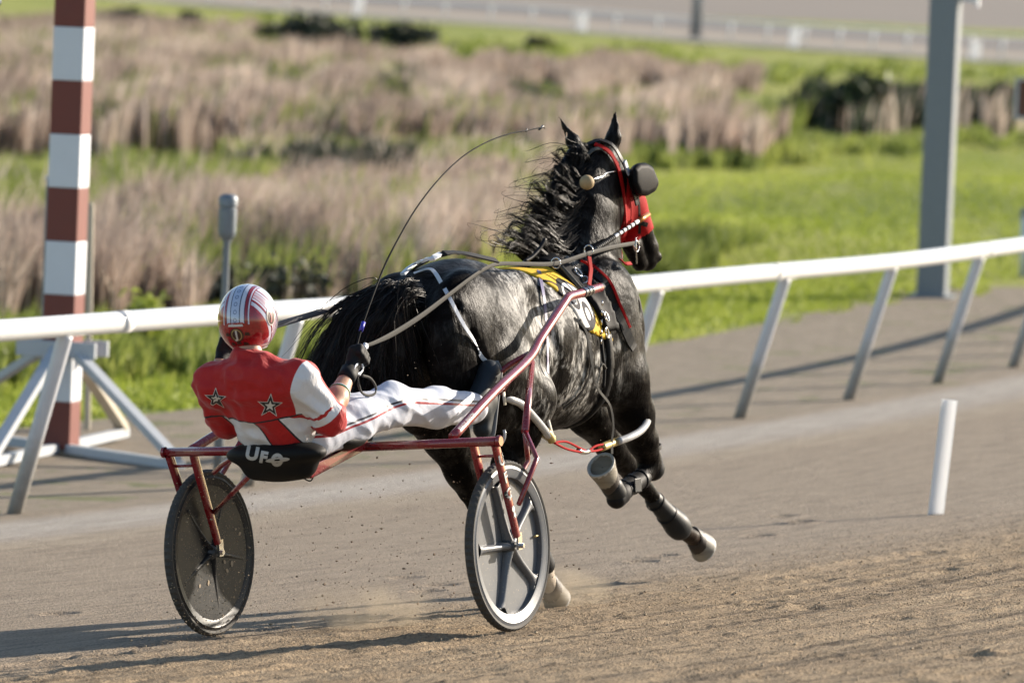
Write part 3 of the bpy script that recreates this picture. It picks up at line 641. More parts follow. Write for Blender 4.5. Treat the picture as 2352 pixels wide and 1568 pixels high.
# ================================================================== IMPLICIT BODIES (smooth unions -> one continuous surface)
class Field:
    def __init__(s, lo, hi, vox):
        s.lo = np.array(lo, float); s.v = vox; s.n = np.ceil((np.array(hi) - s.lo) / vox).astype(int) + 1
        s.f = np.full(s.n, .5, dtype=np.float32)
    def block(s, lo, hi):
        a = np.clip(np.floor((lo - s.lo) / s.v).astype(int), 0, s.n - 1); b = np.clip(np.ceil((hi - s.lo) / s.v).astype(int) + 1, 1, s.n)
        g = [s.lo[i] + s.v * np.arange(a[i], b[i]) for i in range(3)]
        return (slice(a[0], b[0]), slice(a[1], b[1]), slice(a[2], b[2])), np.meshgrid(*g, indexing='ij', sparse=True)
    def put(s, sl, d, k, sub=False):
        f = s.f[sl]
        if sub:
            h = np.clip(.5 - .5 * (f + d) / k, 0, 1); s.f[sl] = f * (1 - h) + (-d) * h + k * h * (1 - h)
        elif k <= 0: s.f[sl] = np.minimum(f, d)
        else:
            h = np.clip(.5 + .5 * (f - d) / k, 0, 1); s.f[sl] = f * (1 - h) + d * h - k * h * (1 - h)
    def ell(s, c, r, k=.04, rot=None, sub=False):
        c = np.array(c, float); r = np.array(r, float); m_ = r.max() + k * 1.5 + .02
        sl, (X, Y, Z) = s.block(c - m_, c + m_); X = X - c[0]; Y = Y - c[1]; Z = Z - c[2]
        if rot is not None:      # rotation matrix rows = local axes
            R = np.asarray(rot, float)
            X, Y, Z = (R[0, 0] * X + R[0, 1] * Y + R[0, 2] * Z), (R[1, 0] * X + R[1, 1] * Y + R[1, 2] * Z), (R[2, 0] * X + R[2, 1] * Y + R[2, 2] * Z)
        k0 = np.sqrt((X / r[0]) ** 2 + (Y / r[1]) ** 2 + (Z / r[2]) ** 2) + 1e-6
        k1 = np.sqrt((X / r[0] ** 2) ** 2 + (Y / r[1] ** 2) ** 2 + (Z / r[2] ** 2) ** 2) + 1e-6
        s.put(sl, (k0 * (k0 - 1) / k1).astype(np.float32), k, sub)
    def cap(s, a, b, ra, rb, k=.03, fl=None, sub=False):
        """tapered capsule; fl=(axis vector, factor) flattens it along an axis"""
        a = np.array(a, float); b = np.array(b, float); m_ = max(ra, rb) + k * 1.5 + .02
        sl, (X, Y, Z) = s.block(np.minimum(a, b) - m_, np.maximum(a, b) + m_)
        ab = b - a; L = ab @ ab + 1e-9; px, py, pz = X - a[0], Y - a[1], Z - a[2]
        t = np.clip((px * ab[0] + py * ab[1] + pz * ab[2]) / L, 0, 1)
        qx, qy, qz = px - t * ab[0], py - t * ab[1], pz - t * ab[2]; r = ra + t * (rb - ra)
        if fl is not None:
            u, q = np.array(fl[0], float), fl[1]; u /= np.linalg.norm(u); c = qx * u[0] + qy * u[1] + qz * u[2]
            g = (1 / q - 1) * c; d = np.sqrt((qx + g * u[0]) ** 2 + (qy + g * u[1]) ** 2 + (qz + g * u[2]) ** 2) - r; d = d * (q if q < 1 else 1) ** .5
        else: d = np.sqrt(qx * qx + qy * qy + qz * qz) - r
        s.put(sl, d.astype(np.float32), k, sub)
    def chain(s, P, R, k=.02, **kw):
        for i in range(len(P) - 1): s.cap(P[i], P[i + 1], R[i], R[i + 1], k, **kw)
    def grid(s): return np.meshgrid(*[s.lo[i] + s.v * np.arange(s.n[i]) for i in range(3)], indexing='ij', sparse=True)
    def like(s, arr):
        q = Field.__new__(Field); q.lo, q.v, q.n, q.f = s.lo, s.v, s.n, arr.astype(np.float32); return q
    def mesh(s, smooth=2):
        f = s.f.copy(); f[0] = f[-1] = 1; f[:, 0] = f[:, -1] = 1; f[:, :, 0] = f[:, :, -1] = 1
        ins = f < 0; nx, ny, nz = f.shape
        c = np.zeros((nx - 1, ny - 1, nz - 1), np.int8)
        for i in (0, 1):
            for j in (0, 1):
                for k in (0, 1): c += ins[i:nx - 1 + i, j:ny - 1 + j, k:nz - 1 + k]
        act = (c > 0) & (c < 8); ix = np.argwhere(act); vid = np.full(act.shape, -1, np.int64); vid[act] = np.arange(len(ix))
        acc = np.zeros((len(ix), 3)); cnt = np.zeros(len(ix)); x, y, z = ix.T
        cor = [(0, 0, 0), (1, 0, 0), (0, 1, 0), (1, 1, 0), (0, 0, 1), (1, 0, 1), (0, 1, 1), (1, 1, 1)]
        for a, b in [(0, 1), (2, 3), (4, 5), (6, 7), (0, 2), (1, 3), (4, 6), (5, 7), (0, 4), (1, 5), (2, 6), (3, 7)]:
            A, B = cor[a], cor[b]; fa = f[x + A[0], y + A[1], z + A[2]]; fb = f[x + B[0], y + B[1], z + B[2]]
            mk = (fa < 0) != (fb < 0); t = np.where(mk, fa / (fa - fb + 1e-12), 0)
            for q in range(3): acc[:, q] += np.where(mk, A[q] + t * (B[q] - A[q]), 0)
            cnt += mk
        V = (ix + acc / cnt[:, None]) * s.v + s.lo
        Fs = []
        for ax in range(3):
            sl0 = [slice(None)] * 3; sl1 = [slice(None)] * 3; sl0[ax] = slice(0, -1); sl1[ax] = slice(1, None)
            a0, a1 = ins[tuple(sl0)], ins[tuple(sl1)]; ch = np.argwhere(a0 != a1)
            o1, o2 = [(1, 2), (2, 0), (0, 1)][ax]
            ok = (ch[:, o1] > 0) & (ch[:, o2] > 0) & (ch[:, o1] < f.shape[o1] - 1) & (ch[:, o2] < f.shape[o2] - 1); ch = ch[ok]
            def g(d1, d2):
                q = ch.copy(); q[:, o1] -= d1; q[:, o2] -= d2; return vid[q[:, 0], q[:, 1], q[:, 2]]
            Q = np.stack([g(1, 1), g(0, 1), g(0, 0), g(1, 0)], -1); inn = a0[tuple(ch.T)]
            Q[~inn] = Q[~inn][:, ::-1]; Fs.append(Q)
        F = np.vstack(Fs)
        E = np.vstack([F[:, [0, 1]], F[:, [1, 2]], F[:, [2, 3]], F[:, [3, 0]]])
        for _ in range(smooth):
            for lam in (.5, -.52):
                a = np.zeros_like(V); n_ = np.zeros(len(V))
                for q in range(3): a[:, q] = np.bincount(E[:, 0], V[E[:, 1], q], len(V)) + np.bincount(E[:, 1], V[E[:, 0], q], len(V))
                n_ = np.bincount(E[:, 0], minlength=len(V)) + np.bincount(E[:, 1], minlength=len(V))
                V = V + lam * (a / np.maximum(n_, 1)[:, None] - V)
        return V, F
def bodyobj(name, field, mats, parent=None, org=None, smooth=2, disp=None, auto=None, mi=None):
    V, F = field.mesh(smooth); loc = V.copy()
    if disp is not None: V = disp(V)
    return obj(name, (SA(V), F), mats, parent, org, attrs={'loc': loc}, auto=auto, mi=mi), V, F
# ================================================================== HORSE (frame: r right, d forward, h up)
HF = Field((-.48, .22, -.08), (.50, 3.62, 2.16), .0105)
E_ = HF.ell; C_ = HF.cap
E_((0, 1.50, 1.10), (.285, .66, .315), .05)                 # barrel
E_((0, 1.75, 1.00), (.25, .50, .285), .06)                  # belly and girth
E_((0, 1.0, 1.21), (.255, .44, .265), .06)                  # croup
for s in (-1, 1):
    E_((s * .155, .80, 1.13), (.125, .29, .30), .05)        # buttock
    E_((s * .185, 1.02, 1.02), (.105, .27, .28), .05)       # thigh
    E_((s * .165, 1.22, 1.33), (.075, .13, .085), .05)      # point of hip
    E_((s * .165, 2.10, 1.12), (.115, .25, .32), .06)       # shoulder
    E_((s * .185, 2.16, .93), (.085, .17, .13), .04)        # triceps
    E_((s * .10, 2.33, 1.0), (.10, .13, .20), .05)          # breast
E_((0, 2.02, 1.32), (.10, .30, .15), .07)                   # withers
E_((0, 2.25, 1.12), (.19, .20, .27), .06)                   # chest
# neck and head, carried high
HF.chain([(0, 2.14, 1.25), (0, 2.24, 1.45), (.0, 2.30, 1.64), (0, 2.35, 1.80)], [.225, .185, .152, .122], .05, fl=((1, 0, 0), .72))
E_((0, 2.39, 1.86), (.085, .10, .085), .04)
C_((0, 2.42, 1.85), (.025, 2.60, 1.66), .098, .088, .03, fl=((1, 0, 0), .86))
C_((.025, 2.60, 1.66), (.05, 2.715, 1.47), .086, .060, .03)
C_((.05, 2.715, 1.47), (.052, 2.725, 1.42), .060, .050, .02)      # muzzle
C_((.045, 2.60, 1.49), (.05, 2.66, 1.405), .045, .034, .02)       # lower lip
for s in (-1, 1):
    E_((.01 + s * .048, 2.455, 1.68), (.040, .125, .135), .03)    # jaw
    E_((.02 + s * .075, 2.575, 1.765), (.022, .035, .03), .02)    # brow
    E_((.05 + s * .045, 2.76, 1.43), (.016, .02, .022), .012)     # nostril wing
    E_((.05 + s * .055, 2.785, 1.43), (.010, .014, .012), .006, sub=True)
# ears
C_((-.055, 2.33, 1.90), (-.082, 2.33, 1.955), .028, .034, .02); C_((-.082, 2.33, 1.955), (-.135, 2.31, 2.065), .034, .004, .01, fl=((.5, 1, 0), .55))
C_((.050, 2.43, 1.90), (.060, 2.445, 1.96), .028, .036, .02); C_((.060, 2.445, 1.96), (.075, 2.45, 2.085), .036, .004, .01, fl=((0, 1, .2), .6))
E_((-.10, 2.335, 1.985), (.012, .02, .045), .008, sub=True)
# hind legs
HF.chain([(.17, .95, 1.02), (.19, 1.22, .88), (.165, 1.19, .74), (.135, 1.13, .60), (.13, 1.17, .51)], [.155, .12, .09, .056, .046], .05)
E_((.195, 1.27, .86), (.085, .11, .12), .05)                    # stifle
C_((.13, 1.10, .59), (.135, 1.11, .64), .030, .020, .02)         # point of hock
HF.chain([(.13, 1.17, .51), (.12, 1.36, .28), (.11, 1.46, .145), (.105, 1.52, .075)], [.042, .031, .043, .036], .02)
HF.chain([(-.17, .92, 1.0), (-.17, 1.07, .87), (-.14, 1.12, .74), (-.125, 1.22, .58), (-.12, 1.27, .50)], [.15, .12, .094, .062, .050], .05)
C_((-.125, 1.19, .57), (-.13, 1.15, .63), .032, .018, .02)
HF.chain([(-.12, 1.27, .50), (-.11, 1.42, .28), (-.10, 1.50, .17), (-.10, 1.55, .10)], [.042, .031, .042, .036], .02)
# forelegs: right one flexed, left one reaching
HF.chain([(.17, 2.18, .92), (.16, 2.29, .76), (.145, 2.40, .64), (.13, 2.49, .545)], [.115, .090, .064, .052], .04)
E_((.13, 2.50, .525), (.05, .055, .06), .02)
HF.chain([(.13, 2.49, .515), (.125, 2.36, .455), (.12, 2.20, .425)], [.045, .032, .038], .02)
E_((.12, 2.18, .425), (.040, .045, .042), .02)
C_((.12, 2.17, .43), (.12, 2.095, .49), .036, .040, .015)
HF.chain([(-.15, 2.30, .92), (-.14, 2.46, .76), (-.12, 2.62, .62), (-.10, 2.80, .475)], [.12, .094, .066, .050], .04)
E_((-.10, 2.81, .465), (.045, .055, .058), .02)
HF.chain([(-.10, 2.82, .455), (-.09, 3.00, .335), (-.085, 3.19, .215)], [.042, .031, .036], .02)
E_((-.085, 3.20, .205), (.040, .046, .044), .015); C_((-.085, 3.21, .20), (-.08, 3.32, .155), .036, .038, .015)
E_((0, 1.42, .72), (.07, .12, .05), .05)                        # sheath
# muscle relief: grooves and swellings
HF.chain([(.27, 1.32, 1.20), (.30, 1.40, .98), (.26, 1.44, .82)], [.02, .024, .02], .05, sub=True)       # flank hollow
HF.chain([(-.27, 1.32, 1.20), (-.30, 1.40, .98), (-.26, 1.44, .82)], [.02, .024, .02], .05, sub=True)
for q in (1.62, 1.72, 1.82, 1.92): HF.chain([(.285, q, 1.22), (.292, q - .05, 1.05), (.26, q - .12, .88)], [.008, .011, .008], .035, sub=True)
HF.chain([(.20, .62, 1.28), (.27, .72, 1.05), (.26, .86, .86)], [.01, .014, .01], .04, sub=True)
HF.chain([(.235, 1.95, 1.3), (.30, 2.02, 1.1), (.285, 2.02, .92)], [.012, .014, .012], .04, sub=True)
HF.chain([(.16, 2.22, 1.38), (.275, 2.22, 1.15), (.23, 2.36, 1.0)], [.008, .010, .008], .035, sub=True)
HF.chain([(.135, 2.32, 1.58), (.16, 2.30, 1.36), (.17, 2.40, 1.14)], [.012, .016, .010], .035, sub=True)   # jugular groove

def coat_mat():
    s = Sh('black_coat', (.012, .010, .010), .34, spec=.20)
    loc = s.attr('loc').outputs['Vector']; X = s.xyz(loc)
    fur = s.noise(s.mapping(loc, (48, 48, 13), rot=(radians(25), 0, 0)), 1.0, 4, .7, .4)
    fur2 = s.noise(s.mapping(loc, (170, 190, 45), rot=(radians(25), 0, 0)), 1.0, 3, .7)
    blot = s.noise(loc, 6.5, 5, .65, .6)
    low = s.n('ShaderNodeMapRange'); s.inp(low, 0, X[2]); low.inputs[1].default_value = .3; low.inputs[2].default_value = .12
    base = s.mix(blot, (.003, .003, .0035), (.010, .0075, .006))
    # sunlit sheen and drying sweat painted as grey film streaking barrel, flank and stifle
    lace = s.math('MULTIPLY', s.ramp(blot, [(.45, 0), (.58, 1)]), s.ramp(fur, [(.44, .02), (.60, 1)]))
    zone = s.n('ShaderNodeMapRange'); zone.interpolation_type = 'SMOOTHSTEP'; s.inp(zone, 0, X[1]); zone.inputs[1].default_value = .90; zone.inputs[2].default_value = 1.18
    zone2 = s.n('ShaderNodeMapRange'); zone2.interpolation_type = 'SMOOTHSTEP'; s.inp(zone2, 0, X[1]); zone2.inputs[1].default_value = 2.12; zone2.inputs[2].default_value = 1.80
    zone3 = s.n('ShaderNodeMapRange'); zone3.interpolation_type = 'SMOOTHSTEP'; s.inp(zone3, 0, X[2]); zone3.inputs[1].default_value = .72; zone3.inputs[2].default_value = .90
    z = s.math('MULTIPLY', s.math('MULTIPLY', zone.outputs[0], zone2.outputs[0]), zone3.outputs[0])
    sheen_film = s.math('MULTIPLY', lace, s.math('MULTIPLY_ADD', z, .78, .02))
    c = s.mix(sheen_film, base, (.60, .58, .54))
    # dried mud and pale sock on the near hind foot
    sock = s.math('MULTIPLY', s.math('LESS_THAN', X[2], .165), s.math('MULTIPLY', s.math('LESS_THAN', X[1], 1.8), s.math('GREATER_THAN', X[0], 0)))
    c = s.mix(sock, c, (.62, .54, .44))
    c = s.mix(s.math('MULTIPLY', low.outputs[0], s.math('MULTIPLY', blot, .5)), c, (.16, .11, .08))
    s.color(c)
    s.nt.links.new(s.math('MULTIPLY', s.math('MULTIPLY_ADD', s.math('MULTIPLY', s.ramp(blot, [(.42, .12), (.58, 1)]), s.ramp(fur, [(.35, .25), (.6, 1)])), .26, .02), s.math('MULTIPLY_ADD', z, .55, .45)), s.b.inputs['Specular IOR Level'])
    s.rough(s.math('MULTIPLY_ADD', sheen_film, .3, s.math('MULTIPLY_ADD', fur, .22, .30)))
    b1 = s.bump(fur, .6, .009); s.bump(fur2, .4, .004, b1)
    return s.m
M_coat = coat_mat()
HORG = S(0, 1.5, 0)
horse = empty('horse', HORG, 'wet black pacer with sweat and painted sunlit sheen on the flank and red hood pulling the sulky', 'horse')
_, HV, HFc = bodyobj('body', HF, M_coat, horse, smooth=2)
BVH = BVHTree.FromPolygons(HV.tolist(), HFc.tolist())
def skin(p, off=.006):
    """nearest point on the horse's skin (frame coordinates), lifted by off"""
    c, n, i, dd = BVH.find_nearest(Vector(p)); q = np.array(c) + np.array(n) * off; return q, np.array(n)
def hug(px, off=.008, n=8, side=.25):
    """strap path surveyed on the photo, laid on the skin facing the camera"""
    out = []
    for (x, y) in px:
        a = np.array(J(x, y, .9)); b = np.array(J(x, y, -.9)); dr = (b - a) / np.linalg.norm(b - a)
        h = BVH.ray_cast(Vector(a), Vector(dr))
        out.append(np.array(h[0]) + np.array(h[1]) * off if h[0] is not None else np.array(J(x, y, side)))
    return crom(out, n)
def strap(name, P, w, m, parent, th=.2, snap=None):
    """flat strap following skin normals; P in frame coordinates"""
    P = np.asarray(P); V = []; F = []
    T = np.gradient(P, axis=0); T /= np.linalg.norm(T, axis=1)[:, None] + 1e-9
    for i, p in enumerate(P):
        nn = skin(p)[1] if snap is None else np.array(snap, float); W = np.cross(T[i], nn); W /= np.linalg.norm(W) + 1e-9; nn = np.cross(W, T[i])
        V += [p - W * w / 2, p - W * w / 2 + nn * w * th, p + W * w / 2 + nn * w * th, p + W * w / 2]
    for i in range(len(P) - 1):
        for k in range(4): F.append([i * 4 + k, i * 4 + (k + 1) % 4, i * 4 + 4 + (k + 1) % 4, i * 4 + 4 + k])
    F += [[3, 2, 1, 0], [len(V) - 4 + k for k in range(4)]]
    return obj(name, (SA(V), F), m, parent, smooth=False)

# hooves
def hoof(a, b, r0, r1, m, shoe=True, org=None):
    a = np.array(a, float); b = np.array(b, float); T = b - a; T /= np.linalg.norm(T); L = np.linalg.norm(b - a)
    ax = np.cross(T, [0, 0, 1.0]); ax /= np.linalg.norm(ax); ay = np.cross(T, ax)
    return lathe([(.002, -.004), (r0 * .92, -.004), (r0, .004), (r0 * 1.02, .012), ((r0 + r1) / 2, L * .55), (r1, L - .012), (r1 * 1.01, L - .01), (r1 * 1.01, L), (r1 * .86, L), (r1 * .80, L - .014), (.002, L - .018)],
                 a, ax, ay * 1.12, T, 28), T, ay, L
def hoof_mat():
    s = Sh('hoof_horn', (.3, .27, .2), .55); loc = s.attr('loc').outputs['Vector']
    ho = s.math('MULTIPLY_ADD', s.noise(loc, 60, 3), .25, s.attr('ho').outputs['Fac']); hc = (s.mix(s.noise(s.mapping(loc, (8, 8, 60)), 1, 4), (.07, .055, .04), (.34, .31, .25)))
    s.color(s.mix(s.math('GREATER_THAN', ho, 1.06), s.mix(s.math('LESS_THAN', ho, .48), hc, (.022, .014, .010)), (.42, .42, .40))); s.bump(s.noise(s.mapping(loc, (10, 10, 200)), 1, 2), .3, .003); return s.m
M_hoof = hoof_mat(); M_pad = simple('pad_leather', (.007, .007, .008), .6, spec=.10, var=.3, bump=.2, bscale=90); M_blk = simple('black_leather', (.009, .009, .010), .5, spec=.2, var=.3, coat=.0, bump=.25, bscale=90)
M_blknyl = simple('black_nylon', (.008, .008, .009), .65, spec=.2, var=.25); M_whst = simple('pale_strap', (.62, .64, .68), .5, var=.06)
M_grst = simple('grey_strap', (.075, .072, .066), .7, spec=.12, var=.12, coat=.0); M_red = simple('red_nylon', (.34, .007, .007), .75, spec=.12, var=.12, bump=.15, bscale=80)
M_hob = simple('grey_hobble', (.42, .42, .42), .28, var=.12, coat=.5, scale=20, bump=.15, bscale=60); M_brass = simple('brass_sleeve', (.46, .35, .14), .38, metal=.4, var=.2)
M_chrome = simple('chrome', (.62, .62, .62), .18, metal=1., var=.05); M_yel = simple('yellow_leather', (.55, .33, .03), .5, var=.1)
M_copper = simple('copper_tip', (.55, .20, .05), .3, metal=.7, var=.1)
for a, b, r0, r1 in (((.12, 2.115, .475), (.12, 2.035, .555), .046, .062), ((-.08, 3.335, .15), (-.075, 3.425, .095), .043, .060),
                     ((.104, 1.515, .082), (.10, 1.60, .005), .044, .058), ((-.10, 1.54, .11), (-.10, 1.61, .03), .044, .058)):
    (V, F), T_, ay_, L_ = hoof(a, b, r0, r1, M_hoof)
    hov = np.clip(((V - np.array(a)) @ T_) / L_, 0, 1)
    sg = -1 if ay_[1] * (1 if a[2] > .3 else -1) > 0 else 1
    o_ = (V - np.array(a)) @ T_; V = V - np.outer(np.clip(1 - o_ / L_, 0, 1) * ((V - np.array(a)) @ ay_) * .60 * sg, T_)
    o = obj('hoof', (SA(V), F), M_hoof, horse, attrs={'loc': V, 'ho': hov}, auto=50)

# offset shells that follow the horse
GR = HF.grid()
def shell(name, t, region, m, th=None, parent=horse, **kw):
    f = np.maximum(HF.f - t, region)
    if th: f = np.maximum(f, -(HF.f - t + th))
    return bodyobj(name, HF.like(f), m, parent, smooth=4, **kw)
rr_, dd_, hh_ = GR
def halfspace(p, n): n = np.array(n, float); n /= np.linalg.norm(n); return (rr_ - p[0]) * n[0] + (dd_ - p[1]) * n[1] + (hh_ - p[2]) * n[2]
# saddle cloth: yellow with black and pale shapes
def cloth_mat():
    s = Sh('saddle_cloth_print', (.6, .4, .03), .75, spec=.2); X = s.xyz(s.attr('loc').outputs['Vector'])
    u = s.math('ADD', X[1], s.math('MULTIPLY', X[2], -.35)); v = X[2]
    c = s.mix(s.noise(s.attr('loc').outputs['Vector'], 9, 3), (.60, .36, .02), (.74, .47, .04))
    # pale figure panel bordered in black
    def oval(cx, cy, rx, ry):
        a = s.math('DIVIDE', s.math('SUBTRACT', X[1], cx), rx); b = s.math('DIVIDE', s.math('SUBTRACT', v, cy), ry)
        return s.math('SQRT', s.math('ADD', s.math('MULTIPLY', a, a), s.math('MULTIPLY', b, b)))
    o1 = oval(1.66, 1.25, .14, .105)
    c = s.mix(s.band(o1, .92, 1.12), c, (.012, .012, .014)); c = s.mix(s.math('LESS_THAN', o1, .92), c, (.72, .70, .66))
    o2 = oval(1.62, 1.28, .05, .05); c = s.mix(s.band(o2, .55, 1.0), c, (.012, .012, .02))
    o3 = oval(1.71, 1.21, .05, .055); c = s.mix(s.band(o3, .5, 1.0), c, (.012, .012, .02))
    o4 = oval(1.50, 1.33, .07, .035); c = s.mix(s.band(o4, .7, 1.0), c, (.012, .012, .014))
    edge = s.math('LESS_THAN', s.math('ABSOLUTE', s.math('SUBTRACT', X[0], .262)), 0.0)
    c = s.mix(s.band(s.math('ADD', X[1], s.math('MULTIPLY', v, -.55)), .595, .615), c, (.015, .015, .015))
    s.color(c); s.bump(s.noise(s.attr('loc').outputs['Vector'], 25, 3), .4, .01); return s.m
reg = np.maximum.reduce([halfspace((.2, 1.44, 1.44), (0, -1, -.65)) , halfspace((0, 1.90, 1.2), (0, 1, .22)), halfspace((.25, 1.55, 1.165), (0, -.22, -1))]) + 0 * rr_
shell('saddle_cloth', .009, reg, cloth_mat(), th=.03)
reg = np.maximum.reduce([halfspace((0, 1.83, 1.2), (0, -1, -.22)), halfspace((0, 1.935, 1.2), (0, 1, .22)), halfspace((0, 0, 1.13), (0, 0, -1))]) + 0 * rr_
shell('harness_pad', .030, reg, M_pad, th=.05)
reg = np.maximum.reduce([halfspace((0, 1.88, 1.0), (0, -1, -.12)), halfspace((0, 1.925, 1.0), (0, 1, .12)), halfspace((0, 0, 1.12), (0, 0, 1))]) + 0 * rr_
shell('girth_strap', .016, reg, M_blk, th=.03)
# red hood over cheeks and face
reg = np.maximum.reduce([halfspace((0, 2.485, 1.78), (0, -1, .30)), halfspace((.04, 2.64, 1.53), (0, .45, -1))]) + 0 * rr_
shell('hood', .007, reg, M_red, th=.025)
# neck: breast collar
strap('breast_collar', hug([(1345, 615), (1385, 650), (1410, 700), (1432, 760), (1450, 800)], .010), .045, M_blk, horse)
strap('breast_piping', hug([(1352, 612), (1392, 648), (1418, 700), (1438, 752)], .024), .012, M_red, horse, .4)
# croup strap, crupper and hip strap
strap('crupper', hug([(1140, 600), (1060, 583), (1010, 586), (960, 618), (915, 655)], .006), .028, M_blknyl, horse, .25)
strap('crupper_pad', hug([(1012, 586), (990, 596), (966, 615), (945, 628), (930, 642)], .020), .022, M_whst, horse, .5)
strap('hip_strap', hug([(952, 632), (985, 622), (1003, 635), (1028, 680), (1058, 740), (1085, 785), (1105, 818), (1135, 845)], .008), .017, M_whst, horse, .2)
strap('trace_strap', hug([(1235, 628), (1243, 680), (1249, 740), (1251, 800), (1252, 860)], .012), .017, simple('violet_strap', (.16, .14, .24), .5), horse, .2)
strap('belly_strap', hug([(1328, 735), (1352, 800), (1352, 850), (1330, 900), (1290, 935)], .008), .014, M_blknyl, horse, .3)
# buckles and rings on the pad
for x, y in ((1313, 640), (1330, 662), (1345, 680), (1372, 735), (1372, 768)):
    p = hug([(x, y), (x + 1, y)], .045, 1)[0]; nn = skin(p)[1]; ax = np.cross(nn, [0, 0, 1.]); ax /= np.linalg.norm(ax); ay = np.cross(nn, ax)
    a = np.linspace(0, 2 * pi, 17); obj('buckle', tube(SA([p + ax * .017 * cos(q) + ay * .022 * sin(q) for q in a]), .0035, 6), M_chrome, horse)
# hanging strap that swings free beside the girth
fs = [(1318, 730, .27), (1345, 760, .30), (1358, 830, .31), (1372, 890, .30), (1400, 930, .27), (1408, 975, .26), (1405, 1010, .25), (1405, 1042, .25)]
P = crom([J(*q) for q in fs], 8); strap('loose_strap', P, .012, M_grst, horse, .25, snap=(1, -.3, 0))
# ================================================================== DECAL TOOLS
import bmesh
def text_2d(body, size, cut=.012, bold=.0, space=1.0):
    cu = bpy.data.curves.new('lettering', 'FONT'); cu.body = body; cu.size = size; cu.align_x = 'CENTER'; cu.align_y = 'CENTER'; cu.offset = bold; cu.space_character = space; cu.resolution_u = 4
    o = bpy.data.objects.new('lettering', cu); me = o.to_mesh(); bm = bmesh.new(); bm.from_mesh(me); o.to_mesh_clear()
    bpy.data.objects.remove(o); bpy.data.curves.remove(cu); return _cut(bm, cut)
def _cut(bm, cut):
    bmesh.ops.triangulate(bm, faces=bm.faces[:])
    for _ in range(3):
        e = [q for q in bm.edges if q.calc_length() > cut]
        if not e: break
        bmesh.ops.subdivide_edges(bm, edges=e, cuts=1)
    bmesh.ops.triangulate(bm, faces=bm.faces[:]); bm.verts.ensure_lookup_table()
    V = np.array([v.co[:2] for v in bm.verts]); F = [[v.index for v in f.verts] for f in bm.faces]; bm.free(); return V, F
def poly_2d(pts, cut=.012):
    bm = bmesh.new(); vs = [bm.verts.new((x, y, 0)) for x, y in pts]; bm.faces.new(vs); return _cut(bm, cut)
def ring_2d(cx, cy, rx, ry, k, n=24, rot=0, cut=.02):
    bm = bmesh.new(); A = []; B = []
    for i in range(n):
        a = 2 * pi * i / n; c, s = cos(a), sin(a)
        for L, q in ((A, 1), (B, k)):
            x, y = c * rx * q, s * ry * q; L.append(bm.verts.new((cx + x * cos(rot) - y * sin(rot), cy + x * sin(rot) + y * cos(rot), 0)))
    for i in range(n): bm.faces.new((A[i], A[(i + 1) % n], B[(i + 1) % n], B[i]))
    return _cut(bm, cut)
def star_2d(cx, cy, R, k=.42, rot=0):
    return poly_2d([(cx + (R if i % 2 == 0 else R * k) * sin(rot + pi * i / 5), cy + (R if i % 2 == 0 else R * k) * cos(rot + pi * i / 5)) for i in range(10)], .02)
def bvh_of(o):
    V = [o.matrix_world @ v.co if False else v.co for v in o.data.vertices]; org = Vector(o['_o'])
    return BVHTree.FromPolygons([tuple(v + org) for v in V], [tuple(p.vertices) for p in o.data.polygons])
def decal(name, V2F, c, ax, ay, bv, off, m, parent):
    V2, F = V2F; ax = np.asarray(ax, float); ax /= np.linalg.norm(ax); ay = np.asarray(ay, float); ay = ay - ax * (ay @ ax); ay /= np.linalg.norm(ay); n = np.cross(ax, ay)
    V = []
    for u, v in V2:
        p = np.asarray(c) + ax * u + ay * v
        h = bv.ray_cast(Vector(p + n * .25), Vector(-n), .6)
        V.append(np.array(h[0]) + np.array(n) * off if h[0] is not None else p + n * off)
    return obj(name, (V, F), m, parent, smooth=False)
M_letter = simple('white_vinyl', (.62, .60, .56), .5, var=.04); M_letblk = simple('black_vinyl', (.012, .012, .014), .5, var=.1)

# ================================================================== SULKY
def redm():
    s = Sh('red_metallic_paint', (.16, .012, .018), .22, spec=.5, coat=.8, coat_rough=.06)
    co = s.coord(); f = s.noise(co, 900, 2); d = s.noise(co, 14, 5, .7); sp = s.noise(co, 160, 2, .5)
    c = s.mix(f, (.17, .008, .012), (.26, .013, .018)); c = s.mix(s.math('MULTIPLY', s.ramp(d, [(.5, 0), (.75, 1)]), .35), c, (.24, .17, .13))
    c = s.mix(s.ramp(sp, [(.70, 0), (.74, .9)]), c, (.45, .38, .30)); s.color(c)
    s.rough(s.math('MULTIPLY_ADD', d, .3, .12)); return s.m
M_sred = redm()
SORG = S(0, 0, 0)
sulky = empty('sulky', SORG, 'dark red racing sulky with grey spoked wheels and black seat', 'sulky')
def st(name, pts, r, sm=0, n=12, m=None, parent=sulky, **kw): return obj(name, tube(SA(pts), r, n, sm, **kw), m or M_sred, parent)
# arch: two side bars and a dropped centre that carries the seat
arch = st('arch', [(.10, -.12, .752), (.76, -.12, .758)], .0185)
st('arch', [(-.77, -.12, .758), (-.20, -.12, .752)], .0185)
for s_ in (-1, 1):
    o = obj('end_cap', lathe([(.0225, 0), (.0225, .012), (.019, .016), (.001, .016)], S(s_ * .755, -.12, .758), AD, AH, AR * s_, 20), M_sred, arch, auto=40)
